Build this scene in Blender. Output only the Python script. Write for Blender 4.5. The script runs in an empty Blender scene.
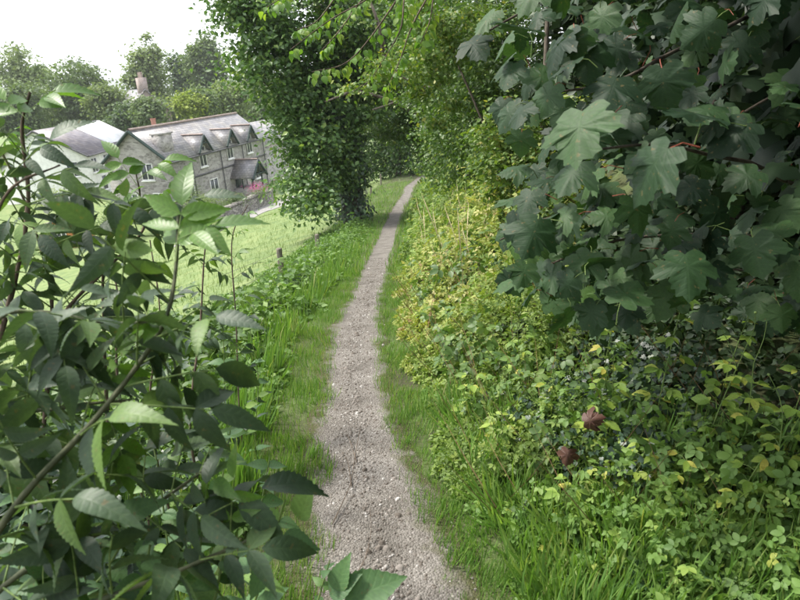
import bpy, math, random
import numpy as np
from mathutils import Vector, Matrix

random.seed(7)
rng = np.random.default_rng(11)
scene = bpy.context.scene
COL = scene.collection

# ------------------------------------------------------------------ camera, sky, sun, exposure
PITCH, ROLL, EYE = math.radians(20.0), math.radians(3.7), 1.6
FPX = 622.2                                   # focal length in pixels of an 800 px wide picture (28 mm equivalent)
CP = np.array([0.0, 0.0, EYE])
FW = np.array([0, math.cos(PITCH), -math.sin(PITCH)])
_U0 = np.array([0, math.sin(PITCH), math.cos(PITCH)]); _R0 = np.array([1.0, 0, 0])
UP = _U0 * math.cos(ROLL) + _R0 * math.sin(ROLL)
RT = _R0 * math.cos(ROLL) - _U0 * math.sin(ROLL)
cam_data = bpy.data.cameras.new('camera'); cam = bpy.data.objects.new('camera', cam_data); COL.objects.link(cam)
cam_data.sensor_width = 36; cam_data.lens = 28.0; cam_data.clip_start = 0.05; cam_data.clip_end = 20000
M = Matrix.Identity(4)
for i in range(3):
    M[i][0], M[i][1], M[i][2], M[i][3] = RT[i], UP[i], -FW[i], CP[i]
cam.matrix_world = M
cam_data.dof.use_dof = True; cam_data.dof.focus_distance = 4.2; cam_data.dof.aperture_fstop = 8.0
scene.camera = cam

SUN_EL, SUN_AZ = math.radians(58), math.radians(-72)      # hazy sun high over the open valley on the left
world = bpy.data.worlds.new('World'); scene.world = world; world.use_nodes = True
nt = world.node_tree; nt.nodes.clear()
wo = nt.nodes.new('ShaderNodeOutputWorld'); bg = nt.nodes.new('ShaderNodeBackground')
sk = nt.nodes.new('ShaderNodeTexSky'); sk.sky_type = 'NISHITA'; sk.sun_disc = False
sk.sun_elevation = SUN_EL; sk.sun_rotation = SUN_AZ; sk.dust_density = 4.0; sk.air_density = 1.0; sk.ozone_density = 1.0
hs = nt.nodes.new('ShaderNodeMixRGB'); hs.blend_type = 'MIX'; hs.inputs['Fac'].default_value = 0.80
hs.inputs['Color2'].default_value = (9.2, 9.5, 9.9, 1)     # even cloud deck in front of the blue
nt.links.new(sk.outputs['Color'], hs.inputs['Color1']); nt.links.new(hs.outputs['Color'], bg.inputs['Color'])
bg.inputs['Strength'].default_value = 0.085
nt.links.new(bg.outputs['Background'], wo.inputs['Surface'])
sl = bpy.data.lights.new('sun', 'SUN'); sl.energy = 2.4; sl.angle = math.radians(8); sl.color = (1.0, 0.95, 0.86)
sun = bpy.data.objects.new('sun', sl); COL.objects.link(sun)
sd = Vector((math.sin(SUN_AZ) * math.cos(SUN_EL), math.cos(SUN_AZ) * math.cos(SUN_EL), math.sin(SUN_EL)))
sun.rotation_euler = sd.to_track_quat('Z', 'Y').to_euler()
vs = scene.view_settings
vs.view_transform = 'Standard'; vs.look = 'None'; vs.gamma = 1.0; vs.use_curve_mapping = False
vs.exposure = 1.5
scene.render.engine = 'CYCLES'
scene.cycles.use_denoising = True
scene.cycles.max_bounces = 6; scene.cycles.diffuse_bounces = 3; scene.cycles.glossy_bounces = 2
scene.cycles.transmission_bounces = 3; scene.cycles.transparent_max_bounces = 4; scene.cycles.volume_bounces = 0

# ------------------------------------------------------------------ geometry helpers
def pix(px, py, D):
    return CP + RT * ((px - 400) / FPX * D) + UP * ((300 - py) / FPX * D) + FW * D
def project(P):
    d = np.asarray(P, float) - CP; D = d @ FW
    Ds = np.where(D > 0.05, D, 0.05)
    return 400 + FPX * (d @ RT) / Ds, 300 - FPX * (d @ UP) / Ds, D
def in_view(P, mx=110, my=90):
    x, y, D = project(P)
    return (D > 0.12) & (x > -mx) & (x < 800 + mx) & (y > -my) & (y < 600 + my)
def nrm(v):
    v = np.asarray(v, float); return v / (np.linalg.norm(v, axis=-1, keepdims=True) + 1e-9)

PY = np.array([-3, 0, 1.6, 2.2, 3.2, 4.8, 5.4, 6.1, 8.7, 12, 16.7, 20.6, 24.8, 27.8, 34, 60, 4000])
PX = np.array([.1, .0, -.10, -.21, -.31, -.38, -.38, -.36, -.33, -.25, -.11, .12, .55, .75, 2.2, 14, 14])
ZY = np.array([-3, 0, 2, 3.5, 5, 8, 12.4, 16, 20, 27, 35, 60, 120, 4000])
ZZ = np.array([.05, 0, -.05, -.2, -.4, -.95, -1.7, -2.2, -2.65, -3.15, -3.5, -4.6, -6, -6])
_yy = np.linspace(-3, 130, 1331)
_k = np.ones(11) / 11
def _smooth(a):
    return np.convolve(np.pad(a, 5, mode='edge'), _k, 'valid')
_px = _smooth(np.interp(_yy, PY, PX)); _pz = _smooth(np.interp(_yy, ZY, ZZ))
def path_x(y): return np.interp(y, _yy, _px)
def path_z(y): return np.interp(y, _yy, _pz)
def wob(x, y, f, s=0.0):
    return (np.sin(x * f + 1.3 + s) * np.cos(y * f * 1.13 + .7 * s) + .6 * np.sin(x * f * 2.1 + y * f * 1.7 + s * 2.3)
            + .4 * np.cos(x * f * 3.7 - y * f * 4.1 + s)) / 2.0
def smst(t): t = np.clip(t, 0, 1); return t * t * (3 - 2 * t)
def path_half(y): return 0.23 - 0.07 * smst((np.asarray(y) - 1.6) / 2.0) + .012 * np.sin(np.asarray(y) * 1.7) + .008 * np.sin(np.asarray(y) * 7.1) + .03 * smst((np.asarray(y) - 6) / 5)
def H(x, y):
    x = np.asarray(x, float); y = np.asarray(y, float)
    s = x - path_x(y)
    z = path_z(y)
    # right: bank that steepens
    r = np.clip(s - .28, 0, None)
    bank = .20 * np.clip(r, 0, .5) + .36 * np.clip(r - .5, 0, 1.2) + .75 * np.clip(r - 1.7, 0, 2.5) + .18 * np.clip(r - 4.2, 0, 40)
    hol = smst((6.0 - y) / 2.0)
    bank_h = .20 * np.clip(r, 0, .5) + .30 * np.clip(r - .5, 0, .6) + .10 * np.clip(r - 1.1, 0, 2.4) + .9 * np.clip(r - 3.5, 0, 2.5) + .18 * np.clip(r - 6, 0, 40)
    bank = bank * (1 - hol) + bank_h * hol
    # left: verge, then slope to the meadow and the valley
    l = np.clip(-s - .35, 0, None)
    drop = .10 * np.clip(l, 0, 1.4) + .24 * np.clip(l - 1.4, 0, None)
    near = smst((18 - y) / 14.0)
    drop = drop + near * .10 * np.clip(l - .2, 0, 1.2)
    z = z + bank - drop
    z = z + .035 * wob(x, y, 2.1) * np.clip(np.abs(s) - .2, 0, 1) + .12 * wob(x, y, .5, 2) * smst((np.abs(s) - 2) / 4)
    lo = -8.0 + .15 * wob(x, y, .12, 1)
    z = np.where(z < lo + 1.2, lo + 1.2 * np.exp(np.clip((z - lo - 1.2) / 1.2, -30, 0)), z)
    far = smst((y - 70) / 60)
    z = z * (1 - far) + far * (-9.0)
    return z
def ground_hit(px, py):
    d = pix(px, py, 1.0) - CP
    t = np.concatenate([np.arange(.4, 12, .01), np.arange(12, 120, .05)])
    P = CP + d * t[:, None]
    k = np.argmax(P[:, 2] <= H(P[:, 0], P[:, 1]))
    return P[k]

def link(name, mesh, parent=None, loc=None):
    o = bpy.data.objects.new(name, mesh); COL.objects.link(o)
    if parent is not None: o.parent = parent
    if loc is not None: o.location = loc
    return o
def tag(o, label=None, cat=None, group=None, kind=None):
    if label: o['label'] = label
    if cat: o['category'] = cat
    if group: o['group'] = group
    if kind: o['kind'] = kind
    return o
def empty(name, loc, label=None, cat=None, group=None, rz=0.0):
    o = bpy.data.objects.new(name, None); COL.objects.link(o)
    o.location = [float(c) for c in loc]; o.rotation_euler = (0, 0, rz); o.empty_display_size = .1
    return tag(o, label, cat, group)

def mesh_np(name, V, faces, mats, uv=None, rnd=None, smooth=False, mat_idx=None):
    """V (n,3); faces: (m,3)/(m,4) int array, or a list of index tuples"""
    me = bpy.data.meshes.new(name)
    V = np.asarray(V, np.float32)
    if isinstance(faces, np.ndarray):
        m, k = faces.shape
        loops = faces.reshape(-1).astype(np.int32); starts = np.arange(0, m * k, k, dtype=np.int32)
        tot = np.full(m, k, np.int32)
    else:
        tot = np.array([len(f) for f in faces], np.int32)
        loops = np.array([i for f in faces for i in f], np.int32)
        starts = np.concatenate([[0], np.cumsum(tot)[:-1]]).astype(np.int32); m = len(faces)
    me.vertices.add(len(V)); me.vertices.foreach_set('co', V.reshape(-1))
    me.loops.add(len(loops)); me.loops.foreach_set('vertex_index', loops)
    me.polygons.add(m); me.polygons.foreach_set('loop_start', starts); me.polygons.foreach_set('loop_total', tot)
    if smooth: me.polygons.foreach_set('use_smooth', np.ones(m, bool))
    if mat_idx is not None: me.polygons.foreach_set('material_index', np.asarray(mat_idx, np.int32))
    if uv is not None:
        ul = me.uv_layers.new(name='UVMap'); ul.data.foreach_set('uv', np.asarray(uv, np.float32)[loops].reshape(-1))
    if rnd is not None:
        at = me.attributes.new('rnd', 'FLOAT', 'POINT'); at.data.foreach_set('value', np.asarray(rnd, np.float32))
    for mt in (mats if isinstance(mats, (list, tuple)) else [mats]): me.materials.append(mt)
    me.update(calc_edges=True)
    return me

def frames(tip, normal):
    """columns X,Y,Z for leaves: Y along tip, Z close to normal"""
    Y = nrm(tip); X = nrm(np.cross(Y, normal)); Z = np.cross(X, Y)
    return X, Y, Z
def scatter(name, tmpl, P, tip, normal, size, mats, rnd=None, parent=None, origin=(0, 0, 0), smooth=False):
    """one mesh holding a copy of the template leaf at each P"""
    tv, tf = tmpl; tv = np.asarray(tv, float); tf = np.asarray(tf)
    n, k = len(P), len(tv)
    X, Y, Z = frames(tip, normal)
    size = np.broadcast_to(np.asarray(size, float).reshape(-1, 1, 1) if np.ndim(size) else float(size), (n, 1, 1))
    V = P[:, None, :] - np.asarray(origin) + size * (tv[None, :, 0:1] * X[:, None, :] + tv[None, :, 1:2] * Y[:, None, :] + tv[None, :, 2:3] * Z[:, None, :])
    F = (tf[None] + (np.arange(n) * k)[:, None, None]).reshape(-1, tf.shape[1])
    if rnd is None: rnd = rng.random(n)
    me = mesh_np(name, V.reshape(-1, 3), F, mats, uv=np.tile(tv[:, :2], (n, 1)), rnd=np.repeat(rnd, k), smooth=smooth)
    return link(name, me, parent, None if parent is not None else origin)

def tube_arrays(pts, rad, n=6):
    pts = np.asarray(pts, float); rad = np.broadcast_to(np.asarray(rad, float), (len(pts),))
    T = np.gradient(pts, axis=0); T = nrm(T)
    ref = np.array([0, 0, 1.0]) if abs(T[0][2]) < .9 else np.array([1.0, 0, 0])
    A = nrm(np.cross(T, ref)); B = np.cross(T, A)
    a = np.arange(n) / n * 2 * math.pi
    V = pts[:, None] + rad[:, None, None] * (np.cos(a)[None, :, None] * A[:, None] + np.sin(a)[None, :, None] * B[:, None])
    F = []
    for i in range(len(pts) - 1):
        for j in range(n):
            j2 = (j + 1) % n
            F.append((i * n + j, i * n + j2, (i + 1) * n + j2, (i + 1) * n + j))
    return V.reshape(-1, 3), np.array(F)
def merge(parts):
    Vs, Fs, o = [], [], 0
    for v, f in parts:
        Vs.append(v); Fs.append(np.asarray(f) + o); o += len(v)
    return np.concatenate(Vs), np.concatenate(Fs)
def spline(pts, n=12):
    """Catmull-Rom through pts"""
    P = np.asarray(pts, float); P = np.vstack([2 * P[0] - P[1], P, 2 * P[-1] - P[-2]])
    out = []
    m = len(P) - 3
    for t in np.linspace(0, m - 1e-6, n):
        i = int(t); u = t - i
        a, b, c, d = P[i:i + 4]
        out.append(.5 * ((2 * b) + (-a + c) * u + (2 * a - 5 * b + 4 * c - d) * u * u + (-a + 3 * b - 3 * c + d) * u ** 3))
    return np.array(out)
def tube_obj(name, pts, r0, r1, mat, parent=None, n=6, seg=12, origin=(0, 0, 0), knob=0.0):
    c = spline(pts, seg) - np.asarray(origin)
    rr = np.linspace(r0, r1, seg)
    if knob: rr = rr * (1 + knob * rng.standard_normal(seg))
    v, f = tube_arrays(c, rr, n)
    return link(name, mesh_np(name, v, f, mat, smooth=True), parent, None if parent is not None else origin)

def box_arrays(x0, x1, y0, y1, z0, z1):
    v = np.array([(x, y, z) for z in (z0, z1) for y in (y0, y1) for x in (x0, x1)], float)
    f = np.array([(0, 2, 3, 1), (4, 5, 7, 6), (0, 1, 5, 4), (2, 6, 7, 3), (0, 4, 6, 2), (1, 3, 7, 5)])
    return v, f
def box(name, b, mat, parent=None):
    v, f = box_arrays(*b); return link(name, mesh_np(name, v, f, mat), parent)

# ------------------------------------------------------------------ materials
def newmat(name):
    m = bpy.data.materials.new(name); m.use_nodes = True; m.node_tree.nodes.clear(); return m, m.node_tree
def N(t, kind, **kw):
    n = t.nodes.new(kind)
    for k, v in kw.items():
        if k in n.inputs: n.inputs[k].default_value = v
        else: setattr(n, k, v)
    return n
def ramp(t, stops):
    r = t.nodes.new('ShaderNodeValToRGB'); e = r.color_ramp.elements
    while len(e) > 1: e.remove(e[-1])
    e[0].position = stops[0][0]; e[0].color = (*stops[0][1], 1)
    for p, c in stops[1:]:
        q = e.new(p); q.color = (*c, 1)
    return r
def math_n(t, op, a, b=None):
    n = t.nodes.new('ShaderNodeMath'); n.operation = op
    for i, v in enumerate((a, b)):
        if v is None: continue
        if isinstance(v, (int, float)): n.inputs[i].default_value = v
        else: t.links.new(v, n.inputs[i])
    return n.outputs[0]

def leaf_mat(name, stops, trans=.3, rough=.45, spec=.5, vein=None, source='rnd', backtint=None, tcol=(1.25, 1.35, .55)):
    """stops: colours of the species from one individual leaf to another"""
    m, t = newmat(name); L = t.links
    out = N(t, 'ShaderNodeOutputMaterial')
    if source == 'rnd':
        src = N(t, 'ShaderNodeAttribute', attribute_name='rnd').outputs['Fac']
    else:
        src = N(t, 'ShaderNodeObjectInfo').outputs['Random']
    cr = ramp(t, stops); L.new(src, cr.inputs['Fac'])
    col = cr.outputs['Color']
    bump_h = None
    if vein:
        uvn = N(t, 'ShaderNodeUVMap', uv_map='UVMap'); sp = N(t, 'ShaderNodeSeparateXYZ'); L.new(uvn.outputs['UV'], sp.inputs[0])
        x, y = sp.outputs['X'], sp.outputs['Y']
        ax = math_n(t, 'ABSOLUTE', x)
        if vein == 'pinnate':
            ph = math_n(t, 'MULTIPLY', math_n(t, 'SUBTRACT', y, math_n(t, 'MULTIPLY', ax, .75)), 8.0)
            fr = math_n(t, 'ABSOLUTE', math_n(t, 'SUBTRACT', math_n(t, 'FRACT', ph), .5))
            side = math_n(t, 'SMOOTH_MIN', math_n(t, 'MULTIPLY', fr, .12), math_n(t, 'MULTIPLY', ax, 1.0)); side.node.inputs[2].default_value = .004
            dist = side
        else:
            dist = None
            for ang in (0, 38, 80):
                a = math.radians(ang)
                d1 = math_n(t, 'ABSOLUTE', math_n(t, 'SUBTRACT', math_n(t, 'MULTIPLY', ax, math.cos(a)), math_n(t, 'MULTIPLY', y, math.sin(a))))
                dist = d1 if dist is None else math_n(t, 'MINIMUM', dist, d1)
            ph = math_n(t, 'MULTIPLY', math_n(t, 'SUBTRACT', y, math_n(t, 'MULTIPLY', ax, .35)), 9.0)
            fr = math_n(t, 'MULTIPLY', math_n(t, 'ABSOLUTE', math_n(t, 'SUBTRACT', math_n(t, 'FRACT', ph), .5)), .11)
            dist = math_n(t, 'MINIMUM', dist, math_n(t, 'ADD', fr, .006))
        mr = N(t, 'ShaderNodeMapRange'); L.new(dist, mr.inputs[0]); mr.inputs[1].default_value = .002; mr.inputs[2].default_value = .03
        mr.inputs[3].default_value = 1.0; mr.inputs[4].default_value = 0.0; mr.clamp = True
        mx = N(t, 'ShaderNodeMixRGB', blend_type='MIX'); fac = math_n(t, 'MULTIPLY', mr.outputs[0], .16)
        L.new(fac, mx.inputs['Fac']); L.new(col, mx.inputs['Color1'])
        lt = N(t, 'ShaderNodeMixRGB', blend_type='MULTIPLY'); lt.inputs['Fac'].default_value = 1.0; lt.inputs['Color2'].default_value = (1.9, 1.7, 1.5, 1)
        L.new(col, lt.inputs['Color1']); L.new(lt.outputs[0], mx.inputs['Color2'])
        col = mx.outputs[0]; bump_h = mr.outputs[0]
    # blotchy unevenness within a leaf
    tc = N(t, 'ShaderNodeTexCoord'); nz = N(t, 'ShaderNodeTexNoise', Scale=14.0 if vein else 3.0); L.new(tc.outputs['Object'], nz.inputs['Vector'])
    hv = N(t, 'ShaderNodeHueSaturation'); L.new(col, hv.inputs['Color'])
    L.new(math_n(t, 'ADD', math_n(t, 'MULTIPLY', nz.outputs['Fac'], .6), .7), hv.inputs['Value'])
    col = hv.outputs['Color']
    if vein:
        n2 = N(t, 'ShaderNodeTexNoise', Scale=34.0, Detail=2); oi = N(t, 'ShaderNodeObjectInfo'); vm = N(t, 'ShaderNodeVectorMath', operation='ADD')
        L.new(uvn.outputs['UV'], vm.inputs[0]); L.new(oi.outputs['Random'], vm.inputs[1]); n2.inputs['Scale'].default_value = 9.0; L.new(vm.outputs[0], n2.inputs['Vector'])
        sr = ramp(t, [(.66, (0, 0, 0)), (.72, (1, 1, 1))]); L.new(n2.outputs['Fac'], sr.inputs['Fac'])
        bm = N(t, 'ShaderNodeMixRGB'); L.new(math_n(t, 'MULTIPLY', sr.outputs['Color'], .55), bm.inputs['Fac']); L.new(col, bm.inputs['Color1']); bm.inputs['Color2'].default_value = (.16, .12, .05, 1)
        col = bm.outputs[0]
    p = N(t, 'ShaderNodeBsdfPrincipled'); p.inputs['Roughness'].default_value = rough
    p.inputs['Specular IOR Level'].default_value = spec; L.new(col, p.inputs['Base Color'])
    if bump_h is not None:
        b = N(t, 'ShaderNodeBump', Strength=.12, Distance=.003); b.invert = True; L.new(bump_h, b.inputs['Height']); L.new(b.outputs[0], p.inputs['Normal'])
    tr = N(t, 'ShaderNodeBsdfTranslucent'); tm = N(t, 'ShaderNodeMixRGB', blend_type='MULTIPLY'); tm.inputs['Fac'].default_value = 1
    tm.inputs['Color2'].default_value = (*tcol, 1); L.new(col, tm.inputs['Color1']); L.new(tm.outputs[0], tr.inputs['Color'])
    ms = N(t, 'ShaderNodeMixShader'); ms.inputs[0].default_value = trans
    L.new(p.outputs[0], ms.inputs[1]); L.new(tr.outputs[0], ms.inputs[2]); L.new(ms.outputs[0], out.inputs[0])
    return m

def plain(name, c1, c2, scale=8.0, rough=.8, bump=.0, detail=6, stretch=(1, 1, 1), spec=.3, coord='Object', thr=(.35, .65)):
    m, t = newmat(name); L = t.links
    out = N(t, 'ShaderNodeOutputMaterial'); p = N(t, 'ShaderNodeBsdfPrincipled', Roughness=rough); p.inputs['Specular IOR Level'].default_value = spec
    tc = N(t, 'ShaderNodeTexCoord'); mp = N(t, 'ShaderNodeMapping'); mp.inputs['Scale'].default_value = stretch
    L.new(tc.outputs[coord], mp.inputs[0])
    nz = N(t, 'ShaderNodeTexNoise', Scale=scale, Detail=detail); L.new(mp.outputs[0], nz.inputs['Vector'])
    cr = ramp(t, [(thr[0], c1), (thr[1], c2)]); L.new(nz.outputs['Fac'], cr.inputs['Fac']); L.new(cr.outputs['Color'], p.inputs['Base Color'])
    if bump:
        b = N(t, 'ShaderNodeBump', Strength=bump, Distance=.02); L.new(nz.outputs['Fac'], b.inputs['Height']); L.new(b.outputs[0], p.inputs['Normal'])
    L.new(p.outputs[0], out.inputs[0]); return m

def stone_mat(name, c1, c2, mortar, sx=2.2, sz=5.0):
    m, t = newmat(name); L = t.links
    out = N(t, 'ShaderNodeOutputMaterial'); p = N(t, 'ShaderNodeBsdfPrincipled', Roughness=.9)
    tc = N(t, 'ShaderNodeTexCoord'); mp = N(t, 'ShaderNodeMapping'); mp.inputs['Scale'].default_value = (sx, sx, sz); L.new(tc.outputs['Object'], mp.inputs[0])
    vo = N(t, 'ShaderNodeTexVoronoi', feature='F1'); vo.inputs['Scale'].default_value = 1.0; L.new(mp.outputs[0], vo.inputs['Vector'])
    ve = N(t, 'ShaderNodeTexVoronoi', feature='DISTANCE_TO_EDGE'); ve.inputs['Scale'].default_value = 1.0; L.new(mp.outputs[0], ve.inputs['Vector'])
    sp = N(t, 'ShaderNodeSeparateColor'); L.new(vo.outputs['Color'], sp.inputs[0])
    cr = ramp(t, [(0, c1), (1, c2)]); L.new(sp.outputs[0], cr.inputs['Fac'])
    er = ramp(t, [(0.02, (1, 1, 1)), (.09, (0, 0, 0))]); L.new(ve.outputs['Distance'], er.inputs['Fac'])
    mx = N(t, 'ShaderNodeMixRGB'); L.new(er.outputs['Color'], mx.inputs['Fac']); L.new(cr.outputs['Color'], mx.inputs['Color1']); mx.inputs['Color2'].default_value = (*mortar, 1)
    L.new(mx.outputs[0], p.inputs['Base Color'])
    b = N(t, 'ShaderNodeBump', Strength=.6, Distance=.03); b.invert = True; L.new(er.outputs['Color'], b.inputs['Height']); L.new(b.outputs[0], p.inputs['Normal'])
    L.new(p.outputs[0], out.inputs[0]); return m

def slate_mat(name, c1, c2, rows=4.0, cols=3.0):
    """u along the eaves, v down the slope, in metres, from the UV map"""
    m, t = newmat(name); L = t.links
    out = N(t, 'ShaderNodeOutputMaterial'); p = N(t, 'ShaderNodeBsdfPrincipled', Roughness=.42); p.inputs['Specular IOR Level'].default_value = .5
    uvn = N(t, 'ShaderNodeUVMap', uv_map='UVMap')
    br = N(t, 'ShaderNodeTexBrick'); br.offset = .5
    br.inputs['Scale'].default_value = 1.0; br.inputs['Brick Width'].default_value = 1 / cols; br.inputs['Row Height'].default_value = 1 / rows
    br.inputs['Mortar Size'].default_value = .012; br.inputs['Color1'].default_value = (*c1, 1); br.inputs['Color2'].default_value = (*c2, 1)
    br.inputs['Mortar'].default_value = (c1[0] * .4, c1[1] * .4, c1[2] * .4, 1); br.inputs['Bias'].default_value = 0
    L.new(uvn.outputs['UV'], br.inputs['Vector'])
    tc = N(t, 'ShaderNodeTexCoord'); nz = N(t, 'ShaderNodeTexNoise', Scale=1.1, Detail=5); L.new(tc.outputs['Object'], nz.inputs['Vector'])
    lr = ramp(t, [(.45, (1, 1, 1)), (.7, (1.35, 1.3, 1.1))]); L.new(nz.outputs['Fac'], lr.inputs['Fac'])
    mu = N(t, 'ShaderNodeMixRGB', blend_type='MULTIPLY'); mu.inputs['Fac'].default_value = 1; L.new(br.outputs['Color'], mu.inputs['Color1']); L.new(lr.outputs['Color'], mu.inputs['Color2'])
    L.new(mu.outputs[0], p.inputs['Base Color'])
    b = N(t, 'ShaderNodeBump', Strength=.5, Distance=.02); b.invert = True; L.new(br.outputs['Fac'], b.inputs['Height']); L.new(b.outputs[0], p.inputs['Normal'])
    L.new(p.outputs[0], out.inputs[0]); return m

def glass_mat(name):
    m, t = newmat(name)
    out = N(t, 'ShaderNodeOutputMaterial'); p = N(t, 'ShaderNodeBsdfPrincipled', Roughness=.08); p.inputs['Base Color'].default_value = (.035, .045, .05, 1)
    p.inputs['Specular IOR Level'].default_value = .6
    t.links.new(p.outputs[0], out.inputs[0]); return m

MT = {}
MT['soil'] = plain('soil', (.035, .025, .016), (.085, .062, .04), 6, .95, .6)
MT['bark'] = plain('bark', (.045, .035, .026), (.12, .10, .078), 9, .9, .8, stretch=(2, 2, .4))
MT['bark_pale'] = plain('bark_pale', (.16, .14, .12), (.42, .38, .34), 7, .8, .5, stretch=(2, 2, .6))
MT['twig'] = plain('twig', (.055, .04, .028), (.15, .11, .08), 22, .85, .3)
MT['elder_stem'] = plain('elder_stem', (.05, .065, .03), (.13, .135, .075), 30, .65, .2)
MT['green_stem'] = plain('green_stem', (.10, .17, .045), (.19, .26, .08), 25, .6)
MT['red_stem'] = plain('red_stem', (.19, .045, .035), (.32, .10, .06), 25, .5)
MT['straw'] = plain('straw', (.34, .27, .15), (.55, .46, .29), 18, .8)
MT['post_wood'] = plain('post_wood', (.11, .095, .075), (.26, .23, .185), 10, .9, .5, stretch=(3, 3, .3))
MT['white_paint'] = plain('white_paint', (.66, .66, .64), (.80, .80, .78), 3, .7)
MT['green_paint'] = plain('green_paint', (.012, .028, .024), (.022, .045, .038), 5, .5)
MT['stone'] = stone_mat('stone', (.19, .178, .172), (.42, .395, .385), (.37, .35, .34), 3.0, 6.5)
MT['drystone'] = stone_mat('drystone', (.13, .12, .11), (.30, .28, .25), (.06, .055, .05), 3.2, 6.5)
MT['slate'] = slate_mat('slate', (.16, .155, .165), (.26, .25, .26))
MT['slate_dark'] = slate_mat('slate_dark', (.095, .085, .10), (.165, .15, .17), 3.2, 2.4)
MT['ridge_tile'] = plain('ridge_tile', (.24, .18, .16), (.34, .27, .24), 4, .8)
MT['terracotta'] = plain('terracotta', (.34, .15, .11), (.42, .21, .16), 6, .8)
MT['brick'] = plain('brick', (.24, .19, .175), (.36, .30, .28), 9, .9)
MT['timber'] = plain('timber', (.34, .13, .04), (.50, .22, .075), 5, .6, .2, stretch=(.4, .4, 6))
MT['felt'] = plain('felt', (.30, .25, .24), (.42, .37, .35), 4, .9)
MT['glass'] = glass_mat('glass')
MT['panel_sky_glare'] = plain('panel_sky_glare', (.62, .63, .66), (.75, .76, .78), 2, .35, spec=.5)  # pale base colour paints in the sky reflected by the roof panel
MT['lead'] = plain('lead', (.06, .06, .065), (.11, .11, .115), 6, .6)
MT['tarmac'] = plain('tarmac', (.20, .19, .185), (.29, .28, .27), 9, .9, .2)
MT['dead_leaf'] = leaf_mat('dead_leaf', [(0, (.055, .026, .018)), (1, (.085, .038, .026))], .1, .55, .4, 'palmate', 'obj', tcol=(1, .7, .5))

MT['elder'] = leaf_mat('elder', [(0, (.036, .066, .036)), (.4, (.05, .088, .046)), (.72, (.068, .115, .058)), (.86, (.09, .155, .05)), (1, (.13, .22, .05))], .3, .5, .5, 'pinnate', 'obj')
MT['elder_young'] = leaf_mat('elder_young', [(0, (.07, .15, .03)), (1, (.12, .23, .04))], .38, .42, .5, 'pinnate', 'obj')
MT['nettle'] = leaf_mat('nettle', [(0, (.065, .135, .055)), (.8, (.105, .205, .075)), (1, (.16, .27, .065))], .28, .5, .4, 'pinnate', 'obj')
MT['syc'] = leaf_mat('sycamore', [(0, (.012, .030, .014)), (.45, (.022, .052, .020)), (.8, (.042, .088, .030)), (.97, (.05, .10, .033)), (1, (.075, .15, .035))], .26, .55, .28, 'palmate', 'obj')
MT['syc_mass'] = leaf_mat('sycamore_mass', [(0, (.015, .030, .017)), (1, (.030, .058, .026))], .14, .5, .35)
MT['hazel'] = leaf_mat('hazel', [(0, (.09, .18, .035)), (.7, (.14, .26, .045)), (1, (.24, .32, .055))], .45, .5, .4, 'pinnate', 'obj')
MT['herb'] = leaf_mat('herb', [(0, (.11, .20, .04)), (.45, (.19, .30, .055)), (.8, (.30, .39, .07)), (1, (.46, .42, .09))], .34, .55, .35, 'pinnate', 'obj')
MT['tree_dark'] = leaf_mat('tree_dark', [(0, (.036, .075, .026)), (.6, (.062, .122, .036)), (.88, (.10, .18, .046)), (1, (.16, .24, .055))], .28, .45, .5)
MT['tree_mid'] = leaf_mat('tree_mid', [(0, (.055, .11, .03)), (.6, (.092, .165, .04)), (.9, (.14, .22, .05)), (1, (.23, .28, .06))], .32, .48, .45)
MT['tree_yellow'] = leaf_mat('tree_yellow', [(0, (.07, .13, .03)), (.55, (.12, .20, .04)), (.88, (.19, .25, .055)), (1, (.33, .31, .07))], .34, .5, .4)
MT['wood_shade'] = leaf_mat('beech', [(0, (.022, .045, .018)), (1, (.05, .09, .03))], .2, .5, .4)  # dark leaf tones that put the shade of the wood into the colour
MT['tree_ivy'] = leaf_mat('ivy_tree_leaf', [(0, (.055, .11, .034)), (.6, (.09, .17, .048)), (.88, (.14, .235, .06)), (1, (.22, .30, .07))], .33, .42, .55)
MT['ivy'] = leaf_mat('ivy', [(0, (.024, .05, .028)), (.8, (.044, .085, .046)), (1, (.08, .14, .05))], .15, .4, .5)
MT['bank'] = leaf_mat('bank', [(0, (.075, .13, .035)), (.3, (.13, .20, .045)), (.55, (.21, .29, .055)), (.80, (.35, .37, .11)), (.93, (.46, .43, .18)), (.97, (.24, .17, .08)), (1, (.30, .20, .10))], .32, .55, .35)
MT['bankgreen'] = leaf_mat('bankgreen', [(0, (.085, .165, .042)), (.6, (.15, .255, .058)), (.9, (.25, .34, .07)), (1, (.42, .41, .09))], .32, .55, .35)
MT['grass'] = leaf_mat('grass', [(0, (.095, .195, .042)), (.5, (.15, .275, .06)), (.80, (.225, .34, .085)), (.91, (.35, .35, .14)), (1, (.46, .40, .23))], .35, .5, .35)
MT['meadow_blade'] = leaf_mat('meadow_blade', [(0, (.095, .15, .045)), (.6, (.14, .20, .06)), (1, (.23, .25, .10))], .35, .6, .3)
MT['far_pale'] = leaf_mat('far_pale', [(0, (.13, .18, .075)), (1, (.22, .28, .11))], .3, .6, .3)  # far leaf greens are lifted to paint in the paleness of distance haze
MT['far_mid'] = leaf_mat('far_mid', [(0, (.09, .135, .06)), (1, (.16, .22, .085))], .3, .6, .3)
MT['far_dark'] = leaf_mat('far_dark', [(0, (.06, .10, .05)), (1, (.11, .165, .07))], .3, .6, .3)
MT['far_yellow'] = leaf_mat('far_yellow', [(0, (.14, .20, .03)), (1, (.27, .33, .05))], .3, .6, .3)
MT['pink'] = leaf_mat('pink_flowers', [(0, (.45, .06, .28)), (1, (.62, .12, .42))], .3, .6, .3)

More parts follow.
